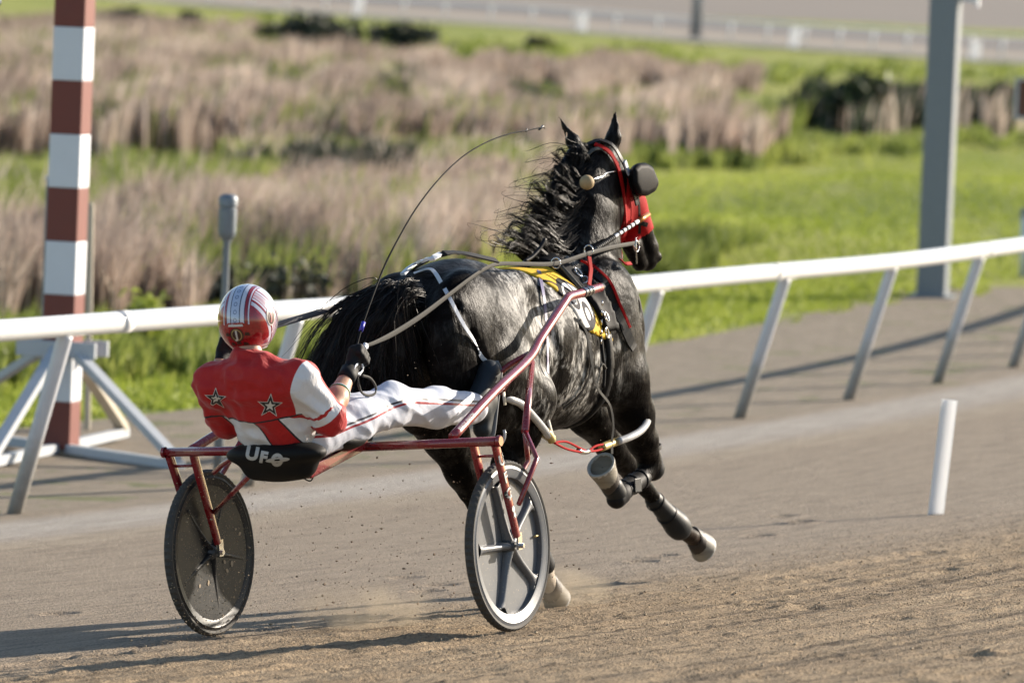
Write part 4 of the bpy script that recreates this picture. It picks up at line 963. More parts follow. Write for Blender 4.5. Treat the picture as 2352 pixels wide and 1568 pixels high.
# seat carriers: box sections running down and back under the seat
def bx(name, a, b, w, t, m=None, parent=sulky): return bevelled(obj(name, beam(S(*a), S(*b), w, t, AH), m or M_sred, parent, smooth=False), .003)
ra = J(705, 1086, .10); rb = J(838, 1016, .16); la = J(578, 1086, -.14); lb = J(700, 1030, -.08)
bx('seat_carrier', ra, rb, .036, .046); bx('seat_carrier', la, lb, .036, .046)
for q in (ra, la):
    q2 = np.array(q) - np.array([0, .001, 0]); bx('carrier_opening', q2 - np.array([.001, .003, 0]), q2 + np.array([0, .004, 0]), .026, .036, M_blk)
bx('cross_plate', J(625, 1074, -.10), J(715, 1074, .06), .05, .012, M_hob)
st('cable', [J(665, 1066, -.02), J(690, 1092, .05), J(712, 1104, .1), J(722, 1090, .1)], .003, 5, 6, M_blk)
# forks
def blade(name, a, b, w, t):
    a = S(*a); b = S(*b); T = b - a; L = np.linalg.norm(T); T /= L; u = np.cross(AR, T); u /= np.linalg.norm(u); P = [a, a + T * L * .5, b]
    ww = [w, w * .92, w * .72]; V = []; 
    for p, q in zip(P, ww):
        for k in range(12):
            A = 2 * pi * k / 12; cu = np.sign(cos(A)) * abs(cos(A)) ** .6; su = np.sign(sin(A)) * abs(sin(A)) ** .6; V.append(p + u * cu * q / 2 + AR * su * t / 2)
    F = [[i * 12 + k, i * 12 + (k + 1) % 12, i * 12 + 12 + (k + 1) % 12, i * 12 + 12 + k] for i in range(2) for k in range(12)] + [list(range(12))[::-1], [24 + k for k in range(12)]]
    return obj(name, (np.array(V), F), M_sred, sulky, auto=35)
WC = {1: (.69, .045, .338), -1: (-.69, .075, .338)}
fork_out = None
for s_ in (1, -1):
    c = WC[s_]; y = c[1]
    o = blade('fork_blade', (s_ * .742, -.115, .745), (s_ * .738, y - .012, .375), .043, .026)
    if s_ == 1: fork_out = o
    blade('fork_blade', (s_ * .638, -.10, .745), (s_ * .642, y - .012, .375), .043, .026)
    st('fork_bridge', [(s_ * .64, -.085, .700), (s_ * .74, -.095, .700)], .006, 0, 8)
    for q in (.742, .638):
        a = np.array((s_ * q, y, .338)); obj('axle_plate', box(S(*a) + AH * .018, AD * .017, AR * .0045, AH * .034), M_chrome, sulky, smooth=False)
        obj('axle_nut', lathe([(.001, .012), (.009, .012), (.011, .006), (.011, -.006), (.001, -.006)], S(*a) + AR * .008 * (1 if q > .7 else -1) * s_, AD, AH, AR * s_, 6), M_chrome, sulky, smooth=False)
# stays on each side: from the shaft down, splitting round the wheel
shR = [J(1040, 1003, .545), J(1132, 903, .50), J(1213, 825, .43), J(1241, 778, .39), J(1296, 695, .34), J(1306, 682, .333), J(1332, 674, .325), J(1378, 660, .315)]
shR = [np.array(q) for q in shR]
def shaft(name, pts, par=sulky):
    P = np.vstack([crom(pts[:5], 8), crom(pts[4:], 6)[1:]]); return obj(name, tube(SA(P), .0195, 16), M_sred, par)
shaftR = shaft('shaft', shR)
shL = [np.array(J(440, 1033, -.655)), np.array(J(522, 984, -.60))] + [q * np.array([-1, 1, 1]) + np.array([0, 0, 0]) for q in shR[2:]]
shaftL = shaft('shaft', shL)
for sg, P in ((1, shR), (-1, [q * np.array([1, 1, 1]) for q in shL])):
    a, b = P[-2], P[-1]; T = (b - a) / np.linalg.norm(b - a)
    st('shaft_tip', [a + T * .01, b + T * .02], .0175, 0, 12, M_blk)
    for k in range(8): q = a + T * (.02 + k * .0125); st('tip_coil', [q, q + T * .006], .0215, 0, 12, M_chrome if k % 3 else M_blk)
forkp = {1: np.array(J(1206, 990, .655)), -1: None}
top = np.array(J(1222, 832, .425)); y0 = WC[1][1]
st('stay', [top, forkp[1]], [.0125, .0155], 0, 12)
for pts in ([forkp[1], np.array(J(1233, 1052, .735)), np.array((.738, y0 + .02, .50))], [forkp[1], np.array((.645, forkp[1][1] + .03, .655)), np.array((.645, y0 + .02, .46))]):
    st('stay', [pts[0], pts[0] * .12 + pts[1] * .88, pts[1], pts[1] * .85 + pts[2] * .15, pts[2]], .0105, 0, 12)
m_ = np.array([-1, 1, 1]); st('stay', [top * m_, forkp[1] * m_], [.0125, .0155], 0, 12)
for pts in ([forkp[1] * m_, np.array((-.738, forkp[1][1], .66)), np.array((-.738, y0 + .02, .50))],): st('stay', pts, .0105, 0, 12)
st('stay', [np.array(la) + [-.01, .0, -.01], np.array((-.645, WC[-1][1] - .03, .50))], .0105, 0, 12)
st('stay', [J(492, 1085, -.45), J(512, 1066, -.36), J(545, 1046, -.26)], .0105, 5, 12)
st('foot_brace', [J(1215, 812, .40), J(1170, 838, .34), J(1140, 862, .30)], .0125, 3, 12)
st('foot_brace', [J(1205, 835, .42), J(1165, 880, .36), J(1150, 905, .33)], .0105, 3, 12)
# stirrups the boots press on
for sg in (1, -1):
    a = np.array(J(1133, 985, .33)) * [sg, 1, 1]
    obj('stirrup', tube(SA([a + np.array([sg * .045 * cos(t), .012, -.02 + .05 * sin(t)]) for t in np.linspace(pi * .9, 2.1 * pi, 12)]), .007, 8), M_hob, sulky)
st('trim_strap', [J(1157, 900, .45), J(1160, 930, .45)], .012, 0, 8, simple('cream_strap', (.55, .52, .42), .5), flat=.3, wdir=AD)
# wheels
def rubber():
    s = Sh('tyre_rubber', (.05, .05, .05), .75, spec=.3); co = s.coord(); n = s.noise(co, 25, 4, .7)
    s.color(s.mix(n, (.025, .025, .026), (.095, .085, .07))); return s.m
M_tyre = rubber()
M_opening = simple('opening_patch_tan', (.34, .27, .19), .9)
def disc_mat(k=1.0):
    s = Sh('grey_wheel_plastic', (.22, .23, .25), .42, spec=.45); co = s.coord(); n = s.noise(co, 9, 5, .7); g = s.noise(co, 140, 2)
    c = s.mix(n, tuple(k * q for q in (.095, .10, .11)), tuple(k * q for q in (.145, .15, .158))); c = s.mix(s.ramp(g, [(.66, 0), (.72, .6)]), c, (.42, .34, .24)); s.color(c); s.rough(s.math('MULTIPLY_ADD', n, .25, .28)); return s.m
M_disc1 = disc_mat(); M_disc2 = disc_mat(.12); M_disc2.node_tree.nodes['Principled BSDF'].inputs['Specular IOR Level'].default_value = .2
def wheel(s_):
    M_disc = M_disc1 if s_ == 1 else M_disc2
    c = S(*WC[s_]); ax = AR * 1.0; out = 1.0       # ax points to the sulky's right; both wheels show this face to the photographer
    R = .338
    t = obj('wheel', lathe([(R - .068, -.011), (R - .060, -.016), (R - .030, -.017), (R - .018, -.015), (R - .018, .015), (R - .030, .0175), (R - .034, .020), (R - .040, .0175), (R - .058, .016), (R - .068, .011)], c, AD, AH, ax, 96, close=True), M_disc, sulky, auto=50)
    # tyre with knurled tread
    prof = [(R - .026, -.012), (R - .020, -.0175), (R - .011, -.0195), (R - .004, -.015), (R - .0005, -.008), (R, 0), (R - .0005, .008), (R - .004, .015), (R - .011, .0195), (R - .020, .0175), (R - .026, .012)]
    V, F = lathe(prof, c, AD, AH, ax, 300, close=True); m_i = len(prof)
    V = V.reshape(m_i, 300, 3)
    for i in (3, 4, 5, 6, 7):
        k = np.arange(300) + (0 if i % 2 else 1); on = (k // 2 % 2 == 0)
        rad = V[i] - c; rad = rad - np.outer(rad @ ax, ax); V[i][on] -= (rad / np.linalg.norm(rad, axis=1)[:, None])[on] * .0035
    obj('tyre', (V.reshape(-1, 3), F), M_tyre, t, auto=30)
    # cover disc lies on the far face; its moulded spokes stand proud towards the viewer
    cz = 0 if s_ == 1 else .0215
    obj('cover', lathe([(R - .060, -.013 + cz), (.05, -.016 + cz), (.001, -.016 + cz), (.001, -.012 + cz), (.05, -.012 + cz), (R - .060, -.009 + cz)], c, AD, AH, ax, 72, close=True), M_disc, t, auto=40)
    sp = []
    ph = radians(0 if s_ == 1 else 26)
    for k in range(5):
        a = pi + ph + k * 2 * pi / 5; e = AD * cos(a) + AH * sin(a); q = np.cross(ax, e)
        rr = np.array([.022, .06, .12, .18, .225, .252, .266, .275]); w = np.array([.017, .0165, .0155, .0155, .018, .027, .045, .072]); dp = np.array([.020, .016, .013, .0125, .012, .012, .012, .010])
        V = []
        for i in range(len(rr)):
            for j in range(9):
                b = pi * j / 8; kz = 1.0 if s_ == 1 else .95; V.append(c + e * (rr[i] - (0.0 if i < 5 else .5 * (1 - abs(cos(b))) * (w[i] - .018))) + q * cos(b) * w[i] + ax * (-.010 + sin(b) ** .8 * dp[i] * 1.9))
        F = [[i * 9 + j, i * 9 + j + 1, i * 9 + 10 + j, i * 9 + 9 + j] for i in range(len(rr) - 1) for j in range(8)]; sp.append((V, F))
    obj('spokes', merge(*sp), M_disc, t)
    obj('hub', lathe([(.001, .034), (.014, .034), (.016, .030), (.022, .026), (.030, .018), (.034, .004), (.034, -.02), (.018, -.03), (.001, -.03)], c, AD, AH, ax, 32), M_dark, t, auto=40)
    obj('axle', lathe([(.001, .052), (.006, .052), (.006, -.052), (.001, -.052)], c, AD, AH, ax, 12), M_chrome, t, auto=40)
    a = radians(5 if s_ == 1 else 150); e = AD * cos(a) + AH * sin(a)
    obj('valve', tube([c + e * (R - .075), c + e * (R - .105)], .0045, 8), M_brass, t)
    if s_ == -1:  # pale patches stand in for light openings in the cover
        rg_ = np.random.default_rng(4)
        for k_ in range(9):
            a_ = rg_.uniform(0, 2 * pi); q_ = rg_.uniform(.07, .25); e_ = AD * cos(a_) + AH * sin(a_); sz = rg_.uniform(.006, .016); t_ = np.cross(ax, e_)
            obj('opening_patch', (np.array([c + e_ * q_ + ax * .0135 + (e_ * cos(g_) * sz * rg_.uniform(.5, 1.2) + t_ * sin(g_) * sz * rg_.uniform(.4, .9)) for g_ in np.linspace(0, 2 * pi, 8)[:-1]]), [list(range(7))]), M_opening, t, smooth=False)
    # small vent openings seen as lighter or darker shapes
    for a_, q in ((radians(205), .20), (radians(-62), .22)):
        e = AD * cos(a_) + AH * sin(a_); obj('vent', lathe([(.001, -.0105), (.012, -.0105), (.014, -.0115)], c + e * q, AD, AH * 1.8, ax, 20), M_dark, t)
wheel(1); wheel(-1)
# lettering on the outer fork blade, top to bottom, and the small figure below it
bv = bvh_of(fork_out); a = S(.742, -.115, .745); b = S(.738, WC[1][1] - .012, .375); T = (b - a) / np.linalg.norm(b - a); u_ = np.cross(T, AR); u_ /= np.linalg.norm(u_)
u_ = u_ if u_ @ AD > 0 else -u_
L = np.linalg.norm(b - a)
for ch, p, sc in (('U', .17, .062), ('F', .36, .062), ('O', .53, .06)):
    decal('letter_outline', text_2d(ch, sc, .01, .0035), a + T * L * p, u_, -T, bv, .0010, M_letblk, fork_out); decal('letter', text_2d(ch, sc, .01, .0006), a + T * L * p, u_, -T, bv, .0020, M_letter, fork_out)
decal('emblem', ring_2d(0, 0, .022, .004, .45, rot=radians(55)), a + T * L * .55, u_, -T, bv, .0026, M_letter, fork_out)
decal('emblem', ring_2d(0, 0, .011, .013, .01), a + T * L * .70, u_, -T, bv, .0016, M_letter, fork_out)
decal('emblem', poly_2d([(-.004, 0), (-.012, -.022), (-.005, -.014), (0, -.026), (.005, -.014), (.012, -.022), (.004, 0)]), a + T * L * .735, u_, -T, bv, .0016, M_letter, fork_out)
# owner lettering along the right shaft
bv = bvh_of(shaftR); a, b = S(*shR[0]), S(*shR[1]); T = (b - a) / np.linalg.norm(b - a); n0 = (C0 - a) / np.linalg.norm(C0 - a); ay = np.cross(n0, T)
decal('letter', text_2d('BRADY JENSON', .024, .008, .0002), a + T * .145 + n0 * .02, T, ay, bv, .0008, M_letter, shaftR)

# seat: moulded black shell with a raised front lip
M_seatlet = simple('seat_lettering', (.42, .40, .37), .6, var=.1)
SEATC = np.array([.0, -.46, .745])
SFd = Field((-.30, -.78, .62), (.34, .02, .90), .006)
SFd.cap((-.10, -.52, .715), (.10, -.52, .715), .062, .062, .03); SFd.cap((0, -.50, .715), (0, -.20, .755), .11, .06, .05, fl=((0, 0, 1), .55))
SFd.ell((0, -.54, .755), (.215, .12, .058), .03); SFd.ell((.0, -.16, .792), (.15, .09, .035), .03); SFd.ell((.12, -.26, .785), (.10, .15, .04), .03); SFd.ell((-.12, -.26, .785), (.10, .15, .04), .03)
SFd.ell((0, -.46, .855), (.19, .17, .085), .02, sub=True)
seat, _, _ = bodyobj('seat', SFd, simple('black_seat_shell', (.008, .008, .008), .6, spec=.15, var=.3, coat=.0, scale=15), sulky, smooth=2)
bv = bvh_of(seat); c = S(*J(612, 1045, -.02))
cc = bv.find_nearest(Vector(c)); nn = np.array(cc[1]); nn = nn / np.linalg.norm(nn)
vdir = (C0 - c) / np.linalg.norm(C0 - c); ax_ = np.cross([0, 0, 1.], vdir); ax_ /= np.linalg.norm(ax_); ax_ = ax_ * cos(radians(-9)) + np.cross(vdir, ax_) * sin(radians(-9)); ay_ = np.cross(vdir, ax_)
decal('letter', text_2d('U', .072, .01, .0035), np.array(c) - ax_ * .056 - ay_ * .006, ax_, ay_, bv, .0015, M_seatlet, seat)
decal('letter', text_2d('F', .060, .01, .0035), np.array(c) - ax_ * .010 - ay_ * .012, ax_, ay_, bv, .0015, M_seatlet, seat)
decal('letter', ring_2d(0, 0, .024, .026, .45), np.array(c) + ax_ * .044 - ay_ * .010, ax_, ay_, bv, .0015, M_seatlet, seat)
decal('emblem', ring_2d(0, 0, .047, .0095, .35, rot=radians(16)), np.array(c) + ax_ * .046 - ay_ * .010, ax_, ay_, bv, .0030, M_seatlet, seat)
st('seat_rod', [J(770, 1062, .13), J(800, 1035, .15)], .009, 0, 10, M_chrome)
# ================================================================== DRIVER
def skin_mat():
    s = Sh('tanned_skin', (.42, .23, .15), .5, spec=.4); s.b.inputs['Subsurface Weight'].default_value = .12; s.b.inputs['Subsurface Radius'].default_value = (.02, .008, .004)
    n = s.noise(s.attr('loc').outputs['Vector'], 30, 4, .6); s.color(s.mix(n, (.36, .19, .12), (.50, .29, .19))); s.bump(s.noise(s.attr('loc').outputs['Vector'], 120, 3), .2, .003); return s.m
M_skin = skin_mat()
driver = empty('person', S(0, -.45, .82), 'person in red and white silks and striped helmet leaning back on the sulky', 'person')
PB = ((-.46, -.98, .64), (.46, .90, 1.48)); VX = .0062
shR_, shL_ = np.array((.180, -.655, 1.042)), np.array((-.188, -.69, 1.038))
elR, elL = np.array(J(754, 955, .235)), np.array((-.225, -.52, .895))
wrR, wrL = np.array((.20, -.305, 1.035)), np.array((-.285, -.455, 1.10))
haR = np.array(J(816, 826, .20)); haL = np.array(J(516, 800, -.29))
hipR, hipL = np.array((.095, -.44, .825)), np.array((-.095, -.44, .825))
knR, knL = np.array(J(893, 932, .21)), np.array(J(893, 932, .21)) * [-1, 1, 1]
anR, anL = np.array(J(1088, 938, .285)), np.array(J(1088, 938, .285)) * [-1, 1, 1]
PF = Field(*PB, VX)
PF.chain([(0, -.46, .84), (0, -.56, .93), (-.005, -.66, 1.03)], [.125, .125, .12], .05, fl=((0, 1, .45), .72))
PF.cap(shL_, shR_, .062, .062, .05); PF.cap((-.015, -.675, 1.05), (-.03, -.67, 1.16), .06, .055, .04)
HC = np.array(J(569, 733, -.045))
PF.ell(HC + [0, .0, -.01], (.075, .095, .11), .03); PF.ell(HC + [0, .075, -.065], (.05, .04, .055), .03)      # skull and face
PF.ell(HC + [0, .115, -.035], (.012, .018, .02), .012); PF.ell(HC + [0, .10, -.075], (.024, .012, .008), .008)      # nose, lips
for s_ in (-1, 1): PF.ell(HC + [s_ * .03, .097, -.012], (.011, .008, .007), .006, sub=True); PF.ell(HC + [s_ * .078, .0, -.03], (.010, .018, .028), .01)
for sh, el, wr in ((shR_, elR, wrR), (shL_, elL, wrL)):
    PF.chain([sh, el], [.05, .042], .03); PF.cap(el, el * .55 + wr * .45, .042, .044, .02); PF.cap(el * .55 + wr * .45, wr, .044, .029, .02)
for hp, kn, an in ((hipR, knR, anR), (hipL, knL, anL)): PF.chain([hp, kn, an], [.085, .058, .042], .04)
def fist(Fd, wr, ha, out, curl, s_=1, g=0.0):
    """palm, four curled fingers and a thumb closed round the lines"""
    U_ = ha - wr; U_ /= np.linalg.norm(U_); out = np.array(out, float); out -= U_ * (out @ U_); out /= np.linalg.norm(out); cr = np.array(curl, float); cr -= U_ * (cr @ U_) ; cr -= out * (cr @ out); cr /= np.linalg.norm(cr)
    k0 = ha - U_ * .035
    Fd.cap(wr, k0, .029 + g, .030 + g, .02, fl=(cr, .8))
    Fd.ell(ha - U_ * .01, (.027 + g, .030 + g, .036 + g), .015)
    for i, L in enumerate((.030, .034, .032, .026)):
        b = ha + U_ * .022 + out * (.030 - .020 * i); p1 = b + cr * L + U_ * .010; p2 = p1 - U_ * (L * .9) + cr * .006; p3 = p2 - cr * L * .6 - U_ * .004
        Fd.chain([b, p1, p2, p3], [.0105 + g, .010 + g, .0092 + g, .0085 + g], .004)
    b = ha - U_ * .02 + out * .030; Fd.chain([b, b + out * .018 + U_ * .028 + cr * .012, b + out * .008 + U_ * .050 + cr * .030], [.013 + g, .0115 + g, .010 + g], .006)
fist(PF, wrR, haR, (-.1, 0, 1), (.2, 1, 0)); fist(PF, wrL, haL, (0, 0, 1), (.2, 1, 0))
PFb = PF.f.copy()
body_o, _, _ = bodyobj('body', PF, M_skin, driver, smooth=2)
# gloves
GF = Field(*PB, VX); GF.f[:] = .5; fist(GF, wrR * .75 + haR * .25, haR, (-.1, 0, 1), (.2, 1, 0), g=.0035); fist(GF, wrL * .75 + haL * .25, haL, (0, 0, 1), (.2, 1, 0), g=.0035)
sp = np.argwhere(GF.f < .02); 
gm = np.zeros_like(GF.f) + 1
xs_ = GF.lo[0] + VX * np.arange(GF.n[0])
for nm, sel in (('glove', xs_ > 0), ('glove', xs_ < 0)):
    f = GF.f.copy(); f[~sel] = .5; bodyobj(nm, GF.like(f), M_blknyl, driver, smooth=1)
obj('glove_cuff', tube(SA([wrR * .9 + elR * .1, wrR * .6 + haR * .4]), [.036, .036], 16), M_blknyl, driver)
w1 = wrR * .62 + elR * .38; T = (wrR - elR) / np.linalg.norm(wrR - elR); A_ = np.cross(T, [0, 0, 1.]); A_ /= np.linalg.norm(A_); B_ = np.cross(T, A_)
obj('wristband', tube(SA([w1 + A_ * .0405 * cos(q) + B_ * .0405 * sin(q) for q in np.linspace(0, 2 * pi, 25)]), .003, 6), M_whst, driver)
w1 = w1 + T * -.006; obj('wristband', tube(SA([w1 + A_ * .042 * cos(q) + B_ * .042 * sin(q) for q in np.linspace(0, 2 * pi, 25)]), .0022, 6), simple('green_band', (.05, .25, .09), .5), driver)

# folds: low waves whose crests run round the limb
def folds(V, amp, seed=0):
    a = vnoise(V[:, 0] * 22 + V[:, 2] * 9 + 50, V[:, 1] * 10 - V[:, 2] * 26 + 50, 60 + seed) + .5 * vnoise(V[:, 0] * 40 + 90, V[:, 1] * 34 + V[:, 2] * 30 + 90, 61 + seed)
    b = vnoise(V[:, 0] * 13 + V[:, 2] * 6 + 40, V[:, 1] * 7 + V[:, 2] * 17 + 40, 64 + seed); return ((a - .75) + 1.3 * (.5 - np.abs(2 * b - 1))) * amp * .8
def cloth_disp(F_, amp, seed):
    def f(V):
        i = np.clip(((V - F_.lo) / F_.v).astype(int), 1, F_.n - 2); g = np.stack([F_.f[i[:, 0] + 1, i[:, 1], i[:, 2]] - F_.f[i[:, 0] - 1, i[:, 1], i[:, 2]], F_.f[i[:, 0], i[:, 1] + 1, i[:, 2]] - F_.f[i[:, 0], i[:, 1] - 1, i[:, 2]], F_.f[i[:, 0], i[:, 1], i[:, 2] + 1] - F_.f[i[:, 0], i[:, 1], i[:, 2] - 1]], -1)
        g /= np.linalg.norm(g, axis=1)[:, None] + 1e-6; return V + g * folds(V, amp, seed)[:, None]
    return f
# jersey
def jersey_mat():
    s = Sh('racing_silks', (.5, .02, .02), .62, spec=.3); s.b.inputs['Sheen Weight'].default_value = .15
    X = s.xyz(s.attr('loc').outputs['Vector']); r, d, h = X[0], X[1], X[2]
    n = s.noise(s.attr('loc').outputs['Vector'], 400, 2)
    red = s.mix(n, (.37, .008, .008), (.45, .012, .011)); wh = s.mix(n, (.62, .60, .61), (.72, .70, .70)); bk = (.02, .015, .02)
    dip = s.math('MULTIPLY_ADD', s.math('ABSOLUTE', r), .12, .888)
    c = wh
    yoke = s.math('GREATER_THAN', h, dip)
    low = s.math('SUBTRACT', 1.0, yoke)
    r2 = s.math('MULTIPLY_ADD', h, .38, s.math('SUBTRACT', r, .33))    # panels slant towards the waist
    c = s.mix(s.band(r2, .005, .105), c, red); c = s.mix(s.math('LESS_THAN', r2, -.165), c, red)
    for e in (.005, .105, -.165): c = s.mix(s.band(r2, e - .0035, e + .0035), c, bk)
    c = s.mix(s.band(s.math('ADD', r2, s.math('MULTIPLY', d, -.55)), .50, .53), c, red)
    # upper part
    slv = s.math('MULTIPLY_ADD', h, -.35, s.math('ADD', r, .215))       # > 0.05 : sleeve
    up = s.mix(s.math('GREATER_THAN', slv, .048), red, wh)
    sl2 = s.math('MULTIPLY_ADD', h, -.20, s.math('MULTIPLY', r, -1.0)); up = s.mix(s.math('MULTIPLY', s.math('GREATER_THAN', sl2, .085), s.math('LESS_THAN', h, .945)), up, wh)
    c = s.mix(yoke, c, up)
    c = s.mix(s.band(s.math('SUBTRACT', h, dip), -.003, .0025), c, bk)
    # sleeve of the near arm: white with a red cuff and a red flame
    S_ = (elR - shR_) / np.linalg.norm(elR - shR_)
    def along(p, v):
        vv = s.n('ShaderNodeVectorMath', operation='SUBTRACT'); s.inp(vv, 0, s.attr('loc').outputs['Vector']); vv.inputs[1].default_value = tuple(p)
        q = s.n('ShaderNodeVectorMath', operation='DOT_PRODUCT'); s.inp(q, 0, vv.outputs[0]); q.inputs[1].default_value = tuple(v); return q.outputs['Value']
    T2 = (wrR - elR) / np.linalg.norm(wrR - elR)
    t2 = along(elR, T2); arm = s.math('GREATER_THAN', r, .172); armb = s.math('MULTIPLY', arm, s.math('GREATER_THAN', slv, .030))
    c = s.mix(s.math('MULTIPLY', armb, s.math('LESS_THAN', h, 1.06)), c, s.mix(s.math('GREATER_THAN', slv, .048), red, wh))
    t1 = along(shR_, S_); L1 = float(np.linalg.norm(elR - shR_)); cuff = s.math('MULTIPLY', arm, s.math('MAXIMUM', s.math('GREATER_THAN', t1, L1 - .012), s.math('GREATER_THAN', t2, .002)))
    c = s.mix(cuff, c, red)
    fl = s.math('MULTIPLY', arm, s.band(s.math('MULTIPLY_ADD', s.noise(s.attr('loc').outputs['Vector'], 30, 2), .03, t1), L1 - .040, L1 - .028)); c = s.mix(s.math('MULTIPLY', fl, s.math('LESS_THAN', h, .93)), c, red)
    s.color(c); s.bump(s.noise(s.mapping(s.attr('loc').outputs['Vector'], (1, 2.2, 1)), 14, 3, .6), .6, .012); return s.m
JF = Field(*PB, VX)
JF.chain([(0, -.475, .83), (0, -.565, .93), (-.005, -.665, 1.03)], [.150, .150, .142], .06, fl=((0, 1, .45), .74))
JF.ell((0, -.60, .99), (.176, .108, .12), .05); JF.ell((0, -.50, .85), (.160, .125, .10), .05)
JF.cap(shL_ + [.01, 0, .005], shR_ + [-.01, 0, .0], .070, .070, .05); JF.cap((-.015, -.675, 1.08), (-.028, -.672, 1.135), .072, .058, .03)
for s_, sh, el, wr in ((1, shR_, elR, wrR), (-1, shL_, elL, wrL)):
    JF.chain([sh, el], [.070, .068], .035); e2 = el + (wr - el) * .14; JF.cap(el, e2, .066, .062, .02)
    cut = e2 + (wr - el) * .08; T = (wr - el) / np.linalg.norm(wr - el)
jr, jd, jh = JF.grid()
T = (wrR - elR) / np.linalg.norm(wrR - elR); e2 = elR + T * .030
pl = (jr - e2[0]) * T[0] + (jd - e2[1]) * T[1] + (jh - e2[2]) * T[2]; nr = np.sqrt((jr - e2[0]) ** 2 + (jd - e2[1]) ** 2 + (jh - e2[2]) ** 2)
JF.f = np.where(nr < .12, np.maximum(JF.f, pl), JF.f).astype(np.float32)
jersey, JV, JFc = bodyobj('jersey', JF, jersey_mat(), driver, smooth=2, disp=cloth_disp(JF, .016, 1))
# trousers
def trouser_mat():
    s = Sh('white_race_pants', (.8, .8, .82), .45, spec=.4); s.b.inputs['Sheen Weight'].default_value = .1
    loc = s.attr('loc').outputs['Vector']; v = s.attr('stripe').outputs['Fac']
    c = s.mix(s.noise(loc, 6, 4), (.56, .58, .66), (.68, .70, .77))
    c = s.mix(s.band(v, .006, .0145), c, (.012, .014, .03)); c = s.mix(s.band(v, -.0105, -.0010), c, (.32, .006, .02))
    s.color(c); b = s.bump(s.noise(s.mapping(loc, (2, 6, 4), rot=(0, .5, .4)), 1.0, 3, .5), .45, .03); s.bump(s.noise(loc, 60, 3), .2, .004, b); return s.m
TF = Field(*PB, VX)
TF.ell((0, -.43, .83), (.175, .13, .095), .04)
for hp, kn, an in ((hipR, knR, anR), (hipL, knL, anL)):
    TF.chain([hp, kn * .5 + hp * .5, kn, kn * .45 + an * .55, an + (kn - an) * .02], [.102, .094, .078, .076, .062], .04)
    TF.ell(kn + [0, .02, .02], (.062, .09, .062), .04)
# stripe coordinate: height above the line hip-knee-ankle on the outer side
def stripe_attr(V):
    x = V[:, 1]; cx = np.interp(x, [hipR[1], knR[1], anR[1]], [hipR[2] - .005, knR[2] + .018, anR[2] + .014]); return np.where(V[:, 0] > .10, V[:, 2] - cx, .2)
trou, TV, TFc = bodyobj('trousers', TF, trouser_mat(), driver, smooth=2, disp=cloth_disp(TF, .008, 3))
at = trou.data.attributes.new('stripe', 'FLOAT', 'POINT'); at.data.foreach_set('value', stripe_attr(TV).astype(np.float32))
# boots
M_boot = simple('dark_rubber_boot', (.012, .017, .022), .5, spec=.3, var=.2)
for s_, an in ((1, anR), (-1, anL)):
    BF = Field(tuple(an - [.13, .16, .22]), tuple(an + [.13, .30, .26]), .0055)
    toe = np.array(J(1122, 858, .285)) * [s_, 1, 1]; heel = np.array(J(1108, 985, .285)) * [s_, 1, 1]
    BF.cap(an - np.array([0, .05, .0]), an + np.array([0, .04, .0]), .052, .050, .03)
    BF.chain([heel, heel * .5 + toe * .5, toe], [.040, .046, .043], .03, fl=((1, 0, 0), .95)); BF.cap(toe, toe + [0, .01, .022], .042, .034, .02)
    BF.cap(an, toe, .048, .04, .03)
    b_, _, _ = bodyobj('boot', BF, M_boot, driver, smooth=2)
    sole = [heel + np.array([0, .040, -.035]), heel + np.array([0, .050, 0]), heel * .5 + toe * .5 + np.array([0, .046, 0]), toe + np.array([0, .048, .0]), toe + np.array([0, .045, .05])]
    obj('sole', tube(SA(sole), [.034, .038, .040, .040, .026], 12, 4, flat=.22, wdir=AR), simple('grey_sole', (.20, .20, .20), .55) if s_ == 1 else M_dark, b_)

# helmet
def helmet_mat():
    s = Sh('painted_helmet', (.5, .01, .01), .18, coat=1.0, coat_rough=.04)
    X = s.xyz(s.attr('hl').outputs['Vector']); x, y, z = X[0], X[1], X[2]
    ax_ = s.math('ABSOLUTE', s.math('ADD', x, 0.0)); W1 = (.56, .58, .66); R1 = (.30, .006, .009); D1 = (.10, .012, .03); B1 = (.05, .06, .09)
    c = s.mix(0.0, R1, R1)
    # white side sweeps
    sw = s.math('MULTIPLY_ADD', y, .9, s.math('MULTIPLY', z, .42))
    for a, b, col in ((.00, .10, W1), (.10, .13, D1), (.17, .23, W1), (.26, .31, W1), (.34, .37, W1), (.40, .45, W1), (.45, .47, B1), (.49, .56, W1), (.56, .58, D1), (.62, 1.2, W1)):
        c = s.mix(s.math('MULTIPLY', s.band(sw, a - .42, b - .42), s.math('GREATER_THAN', ax_, .50)), c, col)
    up = s.math('GREATER_THAN', z, -.02)
    for a, b, col in ((.43, .47, W1), (.34, .39, R1), (.39, .41, D1), (.31, .34, D1), (.18, .31, W1), (.145, .18, B1), (0, .145, (.42, .48, .62))):
        c = s.mix(s.math('MULTIPLY', s.band(ax_, a, b), up), c, col)
    # row of small rings on the centre stripe
    ph = s.math('FRACT', s.math('MULTIPLY', s.math('ARCTAN2', z, s.math('MULTIPLY', y, -1.0)), 4.2)); q = s.math('SUBTRACT', ph, .5)
    rad = s.math('SQRT', s.math('ADD', s.math('MULTIPLY', s.math('MULTIPLY', q, .24), s.math('MULTIPLY', q, .24)), s.math('MULTIPLY', x, x)))
    c = s.mix(s.math('MULTIPLY', s.band(rad, .04, .07), up), c, (.16, .20, .30))
    for a, b, col in ((-2, -.66, (.30, .27, .27)), (-.735, -.70, (.66, .64, .62)), (-.80, -.775, (.10, .03, .04)), (-2, -.85, (.5, .48, .47))):
        c = s.mix(s.band(z, a, b), c, col)
    s.color(c); return s.m
